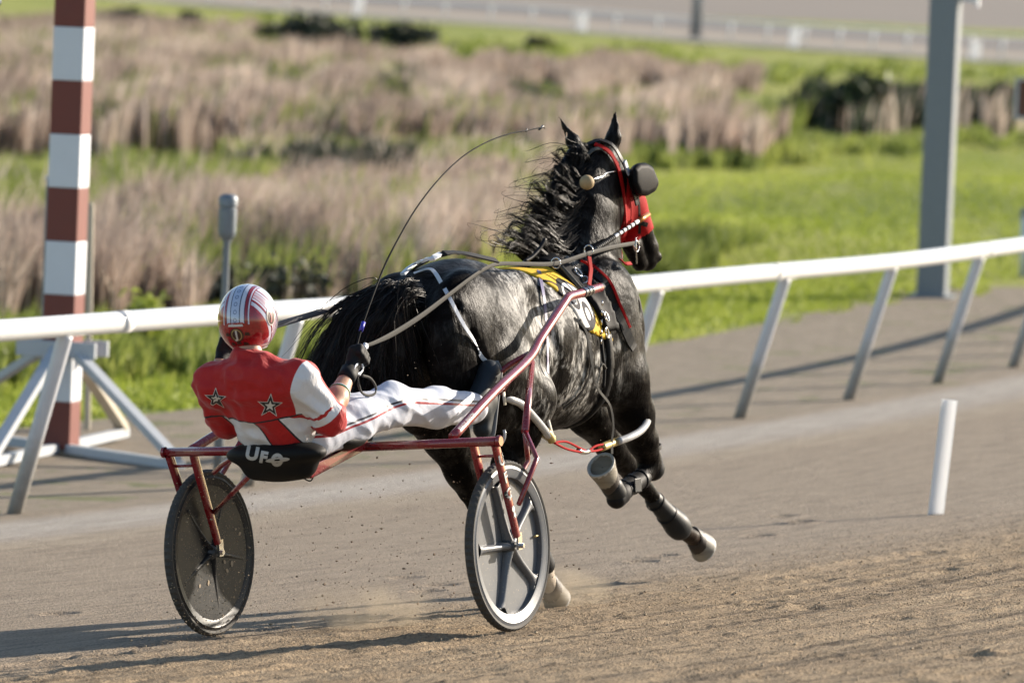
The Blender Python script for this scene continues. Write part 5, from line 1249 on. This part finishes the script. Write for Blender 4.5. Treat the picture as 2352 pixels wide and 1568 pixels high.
hu = np.array((.03, -.12, 1.0)); hu /= np.linalg.norm(hu); hf = np.array((-.16, 1.0, .1)); hf -= hu * (hf @ hu); hf /= np.linalg.norm(hf); hx = np.cross(hf, hu)
V = []; F = []; A = []; nu, nv = 72, 40
for i in range(nv + 1):
    th = pi * .5 - (pi * .5 + radians(57)) * i / nv
    for k in range(nu):
        ph = 2 * pi * k / nu; u = np.array([cos(th) * sin(ph), cos(th) * cos(ph), sin(th)])
        rx, ry, rz = .113, .140 if u[1] < 0 else .150, .137
        pinch = 1 - .05 * max(0, -u[2] - .3)
        V.append(HC + hx * u[0] * rx * pinch + hf * u[1] * ry * pinch + hu * u[2] * rz); A.append(u)
for i in range(nv):
    for k in range(nu): F.append([i * nu + k, i * nu + (k + 1) % nu, (i + 1) * nu + (k + 1) % nu, (i + 1) * nu + k])
# face opening at the front: drop the quads before the face
keep = []
for q in F:
    u = np.mean([A[j] for j in q], axis=0)
    if not (u[1] > .62 and u[2] < .12): keep.append(q)
hel = obj('helmet', (SA(V), keep), helmet_mat(), driver, attrs={'hl': A})
md = hel.modifiers.new('shell', 'SOLIDIFY'); md.thickness = .012; md.offset = -1
zr = -sin(radians(57)); cr_ = cos(radians(57))
obj('helmet_rim', tube(SA([HC + hx * sin(q) * .114 * cr_ * .98 + hf * cos(q) * .143 * cr_ * .98 + hu * zr * .132 for q in np.linspace(0, 2 * pi, 49)]), .0055, 8), simple('grey_rim', (.25, .24, .24), .4), driver)
pk = []
for t in np.linspace(-1.0, 1.0, 15): pk.append([HC + hx * sin(t) * .112 * .9 + hf * cos(t) * .150 * .93 + hu * .045, HC + hx * sin(t) * .112 * .92 + hf * (cos(t) * .150 * .92 + .045 * cos(t)) + hu * .040])
V = [p for q in pk for p in q]; F = [[i * 2, i * 2 + 1, i * 2 + 3, i * 2 + 2] for i in range(14)]
o = obj('visor', (SA(V), F), simple('pale_visor', (.5, .55, .62), .15, coat=.6), driver); md = o.modifiers.new('s', 'SOLIDIFY'); md.thickness = .004
bv = bvh_of(hel); rear = SA(HC - hf * .14 - hu * .030)
hxw, huw, hfw = hx @ FM, hu @ FM, hf @ FM
M_gold = simple('emblem_gold', (.38, .27, .12), .4, metal=.3); M_embw = simple('emblem_pale', (.58, .52, .48), .4); M_embd = simple('emblem_dark', (.05, .015, .01), .4)
dc = lambda nm, g, u, v, off, m: decal(nm, g, rear + hxw * u + huw * v, hxw, huw, bv, off, m, hel)
dc('emblem', poly_2d([(-.052, .034), (-.030, .052), (.030, .052), (.052, .034), (.040, -.052), (-.040, -.052)]), 0, -.015, .0008, simple('emblem_panel', (.30, .008, .008), .25, coat=.8))
dc('emblem', ring_2d(0, 0, .028, .028, .01), 0, -.012, .0014, M_embd)
dc('emblem', ring_2d(0, 0, .022, .024, .80), 0, -.012, .0020, M_gold)
dc('letter', text_2d('J', .044, .01, .0016), 0, -.012, .0024, M_embw)
dc('emblem', poly_2d([(-.032, -.004), (-.028, .005), (.028, .005), (.032, -.004)]), 0, .026, .0018, M_embw)
for a, b in ((-.040, -.010), (.040, -.010), (-.026, -.050), (.026, -.050), (0, -.045)): dc('emblem', poly_2d([(-.010, -.006), (-.005, .008), (.008, .006), (.010, -.007)]), a, b, .0016, M_embd)
side = SA(HC + hx * .10 - hf * .03); sn = (hx * .94 - hf * .34) @ FM; ux = np.cross(huw, sn)
ds = lambda nm, g, u, v, off, m: decal(nm, g, side + ux * u + huw * v, ux, huw, bv, off, m, hel)
ds('emblem', ring_2d(0, 0, .026, .034, .01), .0, .012, .0012, M_embd); ds('emblem', ring_2d(0, 0, .027, .035, .86), 0, .012, .002, M_embw); ds('letter', text_2d('J', .040, .01, .0010), 0, .012, .0026, simple('emblem_rose', (.45, .12, .14), .4))
obj('chin_pad', tube(SA([HC + hf * .02 + hx * t * .07 + hu * (-.125 - .01 * (1 - abs(t))) for t in np.linspace(-1, .2, 9)]), .012, 8), M_blknyl, driver)
# stars on the back
bv = bvh_of(jersey)
for (x, y, R, nm) in ((620, 932, .052, 0), (496, 916, .047, 1)):
    k = ray(x, y); h = bv.ray_cast(Vector(C0 + k * 19), Vector(k / np.linalg.norm(k)))
    if h[0] is None: continue
    n = np.array(h[1]); n = n if n @ (C0 - np.array(h[0])) > 0 else -n; vd = (C0 - np.array(h[0])); vd /= np.linalg.norm(vd)
    n = n * .6 + vd * .4; ax_ = np.cross([0, 0, 1.], n)
    for q, off, m in ((1.0, .0015, M_letter), (.86, .0025, M_letblk), (.44, .0035, M_letter)): decal('star', star_2d(0, 0, R * q, .40), np.array(h[0]), ax_, [0, 0, 1.], bv, off, m, jersey)
# ================================================================== HAIR
def hair_mat():
    s = Sh('black_horse_hair', (.012, .010, .009), .42, spec=.22); v = s.attr('v').outputs['Fac']
    s.color(s.ramp(v, [(0, (.004, .004, .005)), (.7, (.012, .010, .010)), (1, (.06, .045, .035))])); return s.m
M_hair = hair_mat()
def strands(name, paths, r, parent, seed=0, n=3):
    rg = np.random.default_rng(seed); V = []; F = []; v = []; b = 0
    for P in paths:
        P = np.asarray(P); m_ = len(P); T = np.gradient(P, axis=0); T /= np.linalg.norm(T, axis=1)[:, None] + 1e-9
        A = np.cross(T, rg.normal(0, 1, 3)); A /= np.linalg.norm(A, axis=1)[:, None] + 1e-9; B = np.cross(T, A)
        rad = r * rg.uniform(.5, 1.3) * np.linspace(1, .12, m_) ** .7
        for k in range(n):
            a = 2 * pi * k / n; V.append(P + (A * cos(a) + B * sin(a)) * rad[:, None])
        for i in range(m_ - 1):
            for k in range(n): F.append([b + k * m_ + i, b + ((k + 1) % n) * m_ + i, b + ((k + 1) % n) * m_ + i + 1, b + k * m_ + i + 1])
        v += [rg.random() ** 2] * (n * m_); b += n * m_
    return obj(name, (SA(np.vstack(V)), F), M_hair, parent, attrs={'v': v})
def flow(c, n, rg, rad0, rad1, curl=0.0, m_=12, lenv=(.75, 1.0), frizz=.006):
    """strands following guide curve c (points), spreading from rad0 to rad1"""
    C = crom(c, 8); out = []; L = len(C)
    for _ in range(n):
        t1 = rg.uniform(*lenv); idx = np.linspace(0, t1 * (L - 1), m_); P = np.stack([np.interp(idx, np.arange(L), C[:, q]) for q in range(3)], -1)
        o = rg.normal(0, 1, 3); w = np.linspace(0, 1, m_)[:, None]; P = P + o * (rad0 + (rad1 - rad0) * w)
        ph = rg.uniform(0, 2 * pi, 3); fr = rg.uniform(3, 8); P = P + curl * w * np.stack([np.sin(w[:, 0] * fr + ph[q]) for q in range(3)], -1)
        P = P + rg.normal(0, frizz, 3) * w ** 2
        out.append(P)
    return out
rg = np.random.default_rng(5)
# tail: bushy, streaming left and hanging beside the seat
dock = np.array([0, .47, 1.35]); paths = []
TF_ = Field((-.60, -.30, .55), (.25, .75, 1.45), .011)
guides = []
for (x, y, r, x2, y2, r2) in ((885, 672, -.02, 722, 880, -.34), (890, 676, 0, 735, 905, -.28), (893, 680, 0, 765, 915, -.22), (897, 684, .02, 800, 915, -.16), (900, 690, .03, 845, 905, -.10), (903, 695, .04, 885, 900, -.05), (906, 700, .05, 925, 900, .0)):
    e = np.array(J(x2, y2, r2)); a = dock + [r * .5 + .25 * r2 + .04, 0, -.01]; up = np.array([-.02 + .25 * (r2 + .1), -.14, -.02])
    mid = a * .62 + e * .38 + np.array([0, -.05, .055]); mid2 = a * .28 + e * .72 + np.array([0, -.03, .055])
    g = [a + [0, .05, -.01], a + [0, -.02, -.01], mid, mid2, e]; guides.append(g)
    for _ in range(44):
        o1, o2 = rg.normal(0, .020, 3), rg.normal(0, .040, 3); gl = [p + o1 * (1 - t) + o2 * t + rg.normal(0, .010, 3) * (t > .2) for p, t in zip(g, (0, .1, .4, .7, 1))]; paths += flow(gl, 15, rg, .009, .003, .006, 13, (.78, 1.06), .010)
    paths += flow(g, 30, rg, .02, .065, .03, 13, (.9, 1.12), .05)
    TF_.chain([g[1], g[2], g[3], g[3] * .35 + g[4] * .65], [.026, .034, .034, .016], .03)
tail = strands('tail', paths, .0022, horse, 1)
bodyobj('tail_core', TF_, M_hair, tail, smooth=2)
tail.data.update()
# mane: long locks streaming back off the crest and curling up at their ends
paths = []; MF_ = Field((-.40, 1.40, 1.20), (.2, 2.5, 2.05), .011)
crest = crom([(0, 1.98, 1.45), (0, 2.04, 1.56), (0, 2.09, 1.66), (0, 2.14, 1.76), (0, 2.22, 1.86), (0, 2.30, 1.93)], 6)
ends = [(1140, 560, -.08), (1150, 535, -.10), (1170, 500, -.12), (1205, 440, -.12), (1240, 400, -.12), (1262, 352, -.08)]
E2 = crom([J(*e) for e in ends], 6)
for i in range(len(crest)):
    f = i / (len(crest) - 1); c = crest[i]; e = E2[min(i, len(E2) - 1)]; ln = .90 - .40 * f ** 1.4
    for q in range(8 if f < .6 else 6):
        near = q < 4; w0 = rg.uniform(.01, .05) if near else rg.uniform(-.05, .03)
        s0 = c + np.array([w0, rg.uniform(0, .06) + (.03 if near else 0), rg.uniform(-.02, .01)]); L_ = ln * rg.uniform(.35, 1.05) * (.8 if near else 1)
        tgt = c + (e - c) * L_ + rg.normal(0, .018, 3) + np.array([w0 * .5, 0, -.02]); dr = (tgt - s0); side_ = rg.choice([-1, 1]); cu = rg.uniform(.02, .06)
        g = [s0, s0 + dr * .3 + np.array([0, 0, -.03 * (1 - f) - .01]), s0 + dr * .6 + np.array([0, 0, -cu * .8]), tgt + np.array([0, 0, cu * .6]), tgt + dr * .14 + np.array([rg.uniform(-.02, .02), 0, side_ * cu])]
        paths += flow(g, 17, rg, .0065, .0018, .004, 16, (.78, 1.04), .004)
    MF_.cap(c + [-.035, .03, -.01], c + (e - c) * (.40 - .25 * f) + [-.04, 0, -.02], .034 - .014 * f, .016, .03)
for i in range(70):      # fly-away curls
    j = rg.integers(len(crest)); c = crest[j]; e = E2[min(j, len(E2) - 1)]; t_ = c + (e - c) * rg.uniform(.9, 1.3) + rg.normal(0, .03, 3)
    paths += flow([c, c * .5 + t_ * .5 + [-.02, 0, rg.uniform(-.03, .03)], t_, t_ + [rg.uniform(-.03, .03), rg.uniform(-.02, .05), rg.uniform(-.05, .06)]], 1, rg, .002, .004, .02, 14, (.9, 1.05))
mane = strands('mane', paths, .0019, horse, 2); bodyobj('mane_core', MF_, M_hair, mane, smooth=2)

# ================================================================== HEAD GEAR
bp = lambda P: SA(np.asarray(P))
def tb(name, px, r, m, parent=horse, sm=6, n=10, **kw): return obj(name, tube(SA([J(*q) if len(q) == 3 else q for q in px]), r, n, sm, **kw), m, parent)
strap('bridle', hug([(1322, 400), (1325, 375), (1335, 352), (1352, 338), (1375, 330), (1396, 336)], .012), .022, M_blk, horse, .3)
strap('bridle', hug([(1335, 392), (1345, 368), (1362, 350), (1385, 345)], .014), .016, M_grst, horse, .3)
strap('cheek_piping', hug([(1365, 338), (1392, 352), (1410, 380), (1420, 420), (1427, 470), (1430, 520), (1432, 560)], .014), .020, M_red, horse, .35)
strap('crown_strap', hug([(1375, 332), (1398, 342), (1414, 365), (1428, 395), (1440, 430), (1452, 470)], .022), .020, M_blk, horse, .35)
strap('cheek_strap', hug([(1419, 372), (1424, 388), (1430, 402)], .030), .024, M_whst, horse, .3)
strap('cheek_strap', hug([(1434, 410), (1452, 450), (1460, 500), (1462, 545)], .026), .012, M_blk, horse, .3)
strap('nose_band', hug([(1452, 505), (1466, 508), (1480, 515)], .016), .02, M_blk, horse, .3)
strap('chin_strap', hug([(1418, 602), (1435, 606), (1448, 606)], .014), .016, M_red, horse, .4)
# blinker cup: stiff moulded leather bowl standing off the right eye, open to the front
ins_ = [(1441, 398), (1452, 380), (1470, 378), (1486, 384), (1492, 408), (1490, 436), (1474, 450), (1456, 444), (1446, 426)]
outr = [(1452, 386), (1464, 374), (1484, 373), (1500, 383), (1515, 421), (1506, 441), (1486, 451), (1466, 450), (1454, 424)]
R0 = [np.array(J(x, y, .10)) for x, y in ins_]; R1_ = [np.array(J(x, y, .175)) for x, y in outr]; cen = np.mean(R1_, axis=0)
R2 = [cen + (q - cen) * .78 + np.array([.018, -.012, 0]) for q in R1_]; V = R0 + R1_ + R2; n_ = len(R0)
F = [[k * n_ + i, k * n_ + (i + 1) % n_, (k + 1) * n_ + (i + 1) % n_, (k + 1) * n_ + i] for k in (0, 1) for i in range(n_)] + [[2 * n_ + i for i in range(n_)], [i for i in range(n_)][::-1]]
o = obj('blinker_cup', (SA(V), F), simple('moulded_leather', (.006, .0055, .006), .55, spec=.07, var=.3), horse); bevelled(o, .012, 3); o.modifiers['bevel'].angle_limit = radians(12)
cF2 = Field((-.36, 2.36, 1.62), (.0, 2.82, 1.92), .006); c2 = np.array((-.09, 2.56, 1.77)); cF2.ell(c2, (.055, .085, .08), .02); cF2.ell(c2 + [.05, .035, 0], (.06, .085, .075), .01, sub=True); bodyobj('blinker_cup', cF2, M_blk, horse, smooth=2)
tb('blinker_wire', [(1420, 380, .07), (1436, 378, .08), (1455, 402, .12)], .0022, M_dark)
# ear-plug ball on its cord
pb = np.array(J(1348, 419, .125)); obj('ear_plug_ball', lathe([(.0322 * cos(a), .0322 * sin(a)) for a in np.linspace(-pi / 2, pi / 2, 17)], S(*pb), AR, AD, AH, 24), simple('cork_ball', (.34, .24, .12), .7, var=.25, scale=25, bump=.3, bscale=120), horse)
tb('plug_cord', [(1362, 412, .125), (1385, 405, .13), (1392, 398, .13), (1412, 394, .115)], .003, M_chrome)
# head pole: spiral-wrapped pole along the near side of the neck with an orange tip
pa, pbb = np.array(J(1368, 572, .16)), np.array(J(1487, 494, .14)); T = (pbb - pa)
obj('head_pole', tube(SA([pa, pa + T * .97]), .0085, 10), M_whst, horse)
for i in range(12): q = pa + T * (.0 + i * .030); obj('pole_wrap', tube(SA([q, q + T * .017]), .0125, 10), M_blk, horse)
for i in range(5): q = pa + T * (.42 + i * .075); obj('pole_wrap', tube(SA([q, q + T * .030]), .0094, 10), M_blknyl, horse)
obj('pole_tip', tube(SA([pa + T * .82, pa + T * .9, pa + T * 1.02]), [.011, .013, .011], 12), M_copper, horse)
# bit with its ring and overcheck hardware
br = np.array(J(1462, 565, .10)); obj('bit_ring', tube(SA([br + np.array([.0, .024 * cos(q), .024 * sin(q)]) for q in np.linspace(0, 2 * pi, 21)]), .0032, 8), M_chrome, horse)
tb('bit_hanger', [(1460, 545, .105), (1461, 575, .105), (1463, 606, .095)], .003, M_chrome)
strap('red_loop', np.array([J(1352, 590, .22), J(1356, 620, .235), J(1352, 655, .25)]), .02, M_red, horse, .3, snap=(1, -.3, .1))
tb('red_tie', [(1335, 598, .20), (1350, 606, .215), (1360, 618, .235)], .006, M_red)
for (x, y, r_) in ((1277, 604, .20), (1352, 575, .19)):
    p = np.array(J(x, y, r_)); obj('terret_ring', tube(SA([p + np.array([.019 * cos(q), .004 * cos(q), .022 * sin(q)]) for q in np.linspace(0, 2 * pi, 21)]), .003, 8), M_chrome, horse)
tb('overcheck_hook', [(1205, 600, .03), (1222, 590, .04), (1240, 570, .05), (1252, 548, .06)], .0085, M_blk); tb('hook_shank', [(1200, 603, .03), (1212, 600, .03), (1222, 590, .04)], .005, M_chrome)
tb('tie_down', [(1290, 612, .17), (1315, 640, .22), (1340, 668, .25)], .008, M_grst)
# chain of keepers down the girth line
for i, y in enumerate(range(690, 800, 22)): tb('keeper', [(1383 - i * .8, y, .27), (1384 - i * .8, y + 12, .27)], .004, M_chrome, sm=0, n=8)
tb('girth_tail', [(1380, 770, .26), (1384, 810, .265), (1388, 850, .26), (1386, 890, .25)], .007, M_blknyl); tb('girth_snap', [(1392, 846, .27), (1384, 836, .275), (1376, 848, .27)], .0045, M_grst)

# ================================================================== HOBBLES
tb('hobble_loop', [(1158, 912, .26), (1175, 918, .275), (1200, 930, .285), (1235, 968, .285), (1262, 1002, .28)], .0165, M_hob, n=14)
tb('hobble_loop', [(1205, 968, .13), (1235, 982, .18), (1262, 1004, .24)], .0145, M_hob, n=14)
tb('hobble_wrap', [(1228, 984, .16), (1250, 996, .21), (1268, 1008, .27)], .019, M_brass, n=14); tb('hobble_wrap', [(1254, 990, .28), (1264, 1004, .28), (1268, 1012, .28)], .0185, M_brass, n=14, sm=3)
tb('hobble_hanger', [(1250, 928, .27), (1256, 950, .28), (1265, 985, .285), (1274, 1014, .285)], .0105, M_hob, n=10, flat=.45, wdir=AD)
tb('hanger_keeper', [(1252, 948, .285), (1262, 950, .285)], .012, M_blk, sm=0)
for dx, dy in ((0, 0), (0, 10)): tb('hobble_cord', [(1272, 1016, .285), (1300, 1014 + dy * 1.6, .28), (1330, 1028 + dy * .9, .27), (1348, 1036, .26)], .0052, M_red)
tb('hobble_knot', [(1328, 1034, .265), (1340, 1038, .26), (1352, 1036, .255)], .011, M_chrome, n=8, sm=3)
for dy in (0, 10): tb('hobble_cord', [(1350, 1036, .255), (1368, 1024 + dy * 1.1, .25), (1386, 1020 + dy, .245)], .005, M_red)
tb('hobble_sleeve', [(1382, 1027, .24), (1402, 1019, .235), (1422, 1012, .23)], .0175, M_brass, n=14)
tb('hobble_loop', [(1420, 1013, .25), (1445, 1004, .265), (1470, 990, .265), (1486, 970, .245), (1484, 955, .17), (1455, 958, .08), (1425, 985, .04)], .0165, M_hob, n=14)

# ================================================================== LEG BOOTS
def legboot(name, P, R, m, extra=None, fl=None, lo=None):
    P = [np.array(p) for p in P]; L = np.min(P, axis=0) - .11; H_ = np.max(P, axis=0) + .11
    B = Field(tuple(L), tuple(H_), .005); B.chain(P, R, .02, **({'fl': fl} if fl else {}))
    if extra: extra(B)
    return bodyobj(name, B, m, horse, smooth=2)[0]
M_bootg = simple('grey_black_leg_boot', (.010, .012, .0145), .5, spec=.22, var=.25, coat=.0, scale=20, bump=.1)
M_bootk = simple('black_leg_boot', (.008, .008, .009), .6, spec=.15, var=.25, bump=.2)
a, b = np.array((-.096, 2.975, .350)), np.array((-.085, 3.205, .205))
legboot('cannon_boot', [a, a * .4 + b * .6, b], [.040, .046, .050], M_bootg, lambda B: (B.ell((-.085, 3.175, .222), (.052, .075, .058), .03, rot=[[1, 0, 0], [0, .84, -.54], [0, .54, .84]])))
for k in range(3): q = a * (1 - .3 * k - .1) + b * (.3 * k + .1); tb('boot_strap_end', [tuple(q + [.0, -.05, -.035]), tuple(q + [.01, -.075, -.055])], [.014, .006], M_blknyl, sm=0, n=6, flat=.3)
kb = np.array((.13, 2.505, .525)); legboot('knee_boot', [kb + [0, -.02, .05], kb + [0, .01, -.015]], [.052, .056], M_bootk)
a, b = np.array((.127, 2.42, .475)), np.array((.12, 2.20, .425)); legboot('cannon_boot', [a, b], [.041, .043], M_bootk, lambda B: B.cap((.12, 2.20, .415), (.12, 2.17, .40), .048, .044, .02))
tb('knee_buckle', [tuple(kb + [.055, -.02, .085]), tuple(kb + [.03, .05, .095])], .012, M_whst, sm=0, n=8, flat=.4); tb('knee_strap', [tuple(kb + [.06, -.05, .06]), tuple(kb + [.0, .08, .09]), tuple(kb + [-.06, .0, .07])], .016, M_bootg, n=8, flat=.3)
legboot('pastern_boot', [(.122, 2.165, .425), (.121, 2.13, .455)], [.046, .048], M_bootg)
a = np.array((.165, 2.30, .41)); bevelled(obj('boot_patch', box(S(.172, 2.28, .45), AD * .032, AR * .003, AH * .030), M_bootg, horse, smooth=False), .003)
legboot('tendon_boot', [(.125, 1.28, .37), (.112, 1.45, .17)], [.044, .056], M_bootk); legboot('tendon_boot', [(-.115, 1.34, .41), (-.10, 1.49, .2)], [.044, .056], M_bootk)

def cuff(a, b, f, r, m=None, w=.016):
    a, b = np.array(a, float), np.array(b, float); T = (b - a) / np.linalg.norm(b - a); c = a + (b - a) * f; V, F = lathe([(r, -w / 2), (r + .004, -w / 2), (r + .004, w / 2), (r, w / 2)], c, *(lambda u: (u, np.cross(T, u)))(np.cross(T, [1., 0, .1]) / np.linalg.norm(np.cross(T, [1., 0, .1]))), T, 24, close=True)
    obj('boot_strap', (SA(V), F), m or M_bootk, horse, auto=40)
a, b = (-.10, 2.90, .395), (-.085, 3.21, .20)
for f, r in ((.30, .0415), (.62, .046)): cuff(a, b, f, r, None, .010)
a, b = (.127, 2.42, .475), (.12, 2.20, .425)
for f in (.1, .45, .8): cuff(a, b, f, .0425, M_bootg)
cuff((.13, 2.49, .60), (.13, 2.51, .50), .0, .054, M_grst, .02)

# ================================================================== LINES AND WHIP
lines = empty('driving_lines', SA(haR), 'pair of long flat grey driving lines running from the gloves to the bit', 'reins')
def line(name, px, w, m=M_grst, flat=.16, wd=(0, 0, 1.)): return obj(name, tube(SA([J(*q) if len(q) == 3 and q[0] > 5 else q for q in px]), w, 8, 8, flat=flat, wdir=wd), m, lines)
line('line', [(836, 795, .20), (862, 786, .20), (905, 765, .20), (965, 727, .21), (1030, 678, .22), (1085, 636, .22), (1120, 614, .21), (1148, 606, .20), (1200, 606, .20), (1277, 605, .20), (1352, 582, .19), (1410, 567, .16), (1460, 558, .10)], [.007, .009, .0125, .0125, .011, .0095, .009, .009, .009, .010, .010, .010, .009])
line('line', [(522, 792, -.29), (590, 762, -.27), (640, 745, -.25), (740, 715, -.24), (850, 680, -.24), (1000, 650, -.26), (1150, 622, -.24), (1300, 610, -.18), (1430, 590, -.06)], .0135, simple('dark_line_leather', (.06, .065, .08), .5))
line('hand_loop', [(838, 797, .20), (826, 806, .215), (836, 822, .22), (834, 845, .22), (826, 862, .22)], .006, M_whst)
lp = [(832, 862, .225), (850, 868, .23), (862, 885, .235), (862, 902, .235), (848, 908, .23), (832, 902, .23), (824, 885, .225), (822, 862, .22)]; line('slack_loop', lp, .0055, M_grst, flat=.5)
line('slack_loop', [(825, 833, .225), (832, 838, .23), (833, 850, .23), (824, 858, .23), (815, 852, .23), (817, 840, .228), (826, 834, .225)], .0055, M_whst, flat=.5)
line('hand_knot', [(836, 792, .20), (842, 795, .205), (836, 799, .205)], .011, M_whst, flat=.8)
wh = empty('whip', SA(haR), 'thin black whip arching up from the right glove', 'whip')
wp = [(812, 822, .195), (820, 790, .19), (833, 744, .19), (858, 674, .19), (885, 607, .18), (915, 548, .18), (955, 480, .17), (1005, 415, .16), (1060, 362, .15), (1115, 328, .15), (1168, 308, .15), (1210, 300, .15), (1246, 292, .15)]
obj('shaft', tube(SA([J(*q) for q in wp]), [.0058, .0055, .005, .0046, .0042, .0038, .0034, .003, .0028, .0028, .003, .003, .003], 8, 6), simple('black_whip', (.008, .008, .009), .7, spec=.1), wh)
obj('tape', tube(SA([J(829, 760, .19), J(835, 740, .19)]), .0085, 10), simple('blue_tape', (.03, .03, .38), .45), wh)
obj('snapper', tube(SA([J(1238, 298, .15), J(1247, 290, .15), J(1252, 296, .15)]), [.004, .006, .002], 8), M_dark, wh)
obj('knot', tube(SA([J(1208, 303, .15), J(1210, 296, .15)]), .0035, 8), M_dark, wh)

# ================================================================== FLYING DIRT
def dirt(name, n, pick, r0, r1, m, label, seed):
    rg = np.random.default_rng(seed); base = np.array([[1, 0, 0], [-1, 0, 0], [0, 1, 0], [0, -1, 0], [0, 0, 1], [0, 0, -1]], float)
    fc = [[0, 2, 4], [2, 1, 4], [1, 3, 4], [3, 0, 4], [2, 0, 5], [1, 2, 5], [3, 1, 5], [0, 3, 5]]; V = []; F = []
    for i in range(n):
        p = pick(rg); s = rg.uniform(r0, r1) * rg.choice([.5, .7, 1, 1.6], p=[.4, .3, .2, .1]); q = base * rg.uniform(.4, 1.3, (6, 1)) * s * np.array([1.0, 1.3, .8]); V.append(np.asarray(p) + q); F += [[k + 6 * i for k in f] for f in fc]
    o = obj(name, (np.vstack(V), F), m, smooth=False, org=(0, 0, 0)); return tag(o, label, None, None, 'stuff')
M_clod = simple('dirt_clod', (.20, .14, .095), .95, var=.5, scale=.5)
M_clodl = simple('dry_sand_crumb', (.36, .28, .19), .95, var=.3, scale=.5)
def pL(rg):
    q = rg.random()
    if q < .62: a, R_ = rg.uniform(0, 2 * pi), .36 * rg.random() ** .5; return S(-.69 + rg.uniform(-.02, .16), .05 + R_ * cos(a), .05 + abs(.32 + R_ * sin(a)))
    return S(rg.uniform(-.75, -.5), rg.normal(-.2, .18), abs(rg.normal(.03, .10)))
dirt('flying_sand', 1900, pL, .0011, .0036, M_clodl, 'sand grains and crumbs flying off the left wheel', 3)
def pM(rg): return S(rg.uniform(-.6, .55), rg.uniform(.1, 1.2), abs(rg.normal(.0, .28)) + .01)
dirt('flying_clods', 900, pM, .0016, .0052, M_clod, 'dark dirt specks kicked up between the two wheels', 4)
def pF(rg): return S(rg.uniform(-.1, .3), rg.uniform(1.7, 2.9), rg.uniform(.03, .9))
dirt('flying_specks', 160, pF, .0008, .0024, M_clodl, 'pale specks in the air round the forelegs', 6)
def pH(rg): return S(rg.uniform(-.1, .3), rg.uniform(.2, 1.1), rg.uniform(.45, 1.3))
dirt('flying_flecks', 260, pH, .0008, .0022, M_clodl, 'pale flecks in front of the dark hindquarters', 7)
def pG(rg):
    s, d = rg.uniform(-10.8, 2), 5.2 + 5.8 * rg.random() ** .7; p = GP(s, d); return p + [0, 0, .004]
dirt('loose_clods', 15000, pG, .0018, .0062, M_clodl, 'loose crumbs and clods lying on the raked sand', 8)

# ================================================================== DUST HANGING LOW BEHIND THE HOOVES
def dust(name, c, r, dens, label):
    bm = bmesh.new(); bmesh.ops.create_icosphere(bm, subdivisions=3, radius=1.0)
    V = np.array([v.co[:] for v in bm.verts]) * np.array(r); F = [[v.index for v in f.verts] for f in bm.faces]; bm.free()
    m_ = bpy.data.materials.new(name + '_air'); m_.use_nodes = True; nt = m_.node_tree; nt.nodes.remove(nt.nodes['Principled BSDF'])
    vol = nt.nodes.new('ShaderNodeVolumePrincipled'); vol.inputs['Color'].default_value = (.80, .66, .48, 1); nt.links.new(vol.outputs[0], nt.nodes['Material Output'].inputs['Volume'])
    tc = nt.nodes.new('ShaderNodeTexCoord'); nz = nt.nodes.new('ShaderNodeTexNoise'); nz.inputs['Scale'].default_value = 9; nz.inputs['Detail'].default_value = 4; nt.links.new(tc.outputs['Object'], nz.inputs['Vector'])
    mp = nt.nodes.new('ShaderNodeMapping'); mp.inputs['Scale'].default_value = tuple(1 / q for q in r); nt.links.new(tc.outputs['Object'], mp.inputs[0])
    ln_ = nt.nodes.new('ShaderNodeVectorMath'); ln_.operation = 'LENGTH'; nt.links.new(mp.outputs[0], ln_.inputs[0])
    fa = nt.nodes.new('ShaderNodeMapRange'); fa.inputs[1].default_value = 1; fa.inputs[2].default_value = .1; nt.links.new(ln_.outputs['Value'], fa.inputs[0])
    mr = nt.nodes.new('ShaderNodeMapRange'); mr.inputs[1].default_value = .42; mr.inputs[2].default_value = .72; mr.inputs[4].default_value = dens; nt.links.new(nz.outputs[0], mr.inputs[0])
    mu = nt.nodes.new('ShaderNodeMath'); mu.operation = 'MULTIPLY'; nt.links.new(mr.outputs[0], mu.inputs[0]); nt.links.new(fa.outputs[0], mu.inputs[1]); nt.links.new(mu.outputs[0], vol.inputs['Density'])
    c = np.asarray(c); o = obj(name, (V + c, F), m_, org=c); tag(o, label, None, None, 'stuff')
dust('dust_puff', S(-.12, .35, .05), (.34, .20, .16), 9.0, 'small sandy puff of dust between the two wheels')
dust('dust_puff', S(.16, 1.55, .05), (.24, .26, .12), 9.0, 'low dust round the planted hind hoof behind the right wheel')
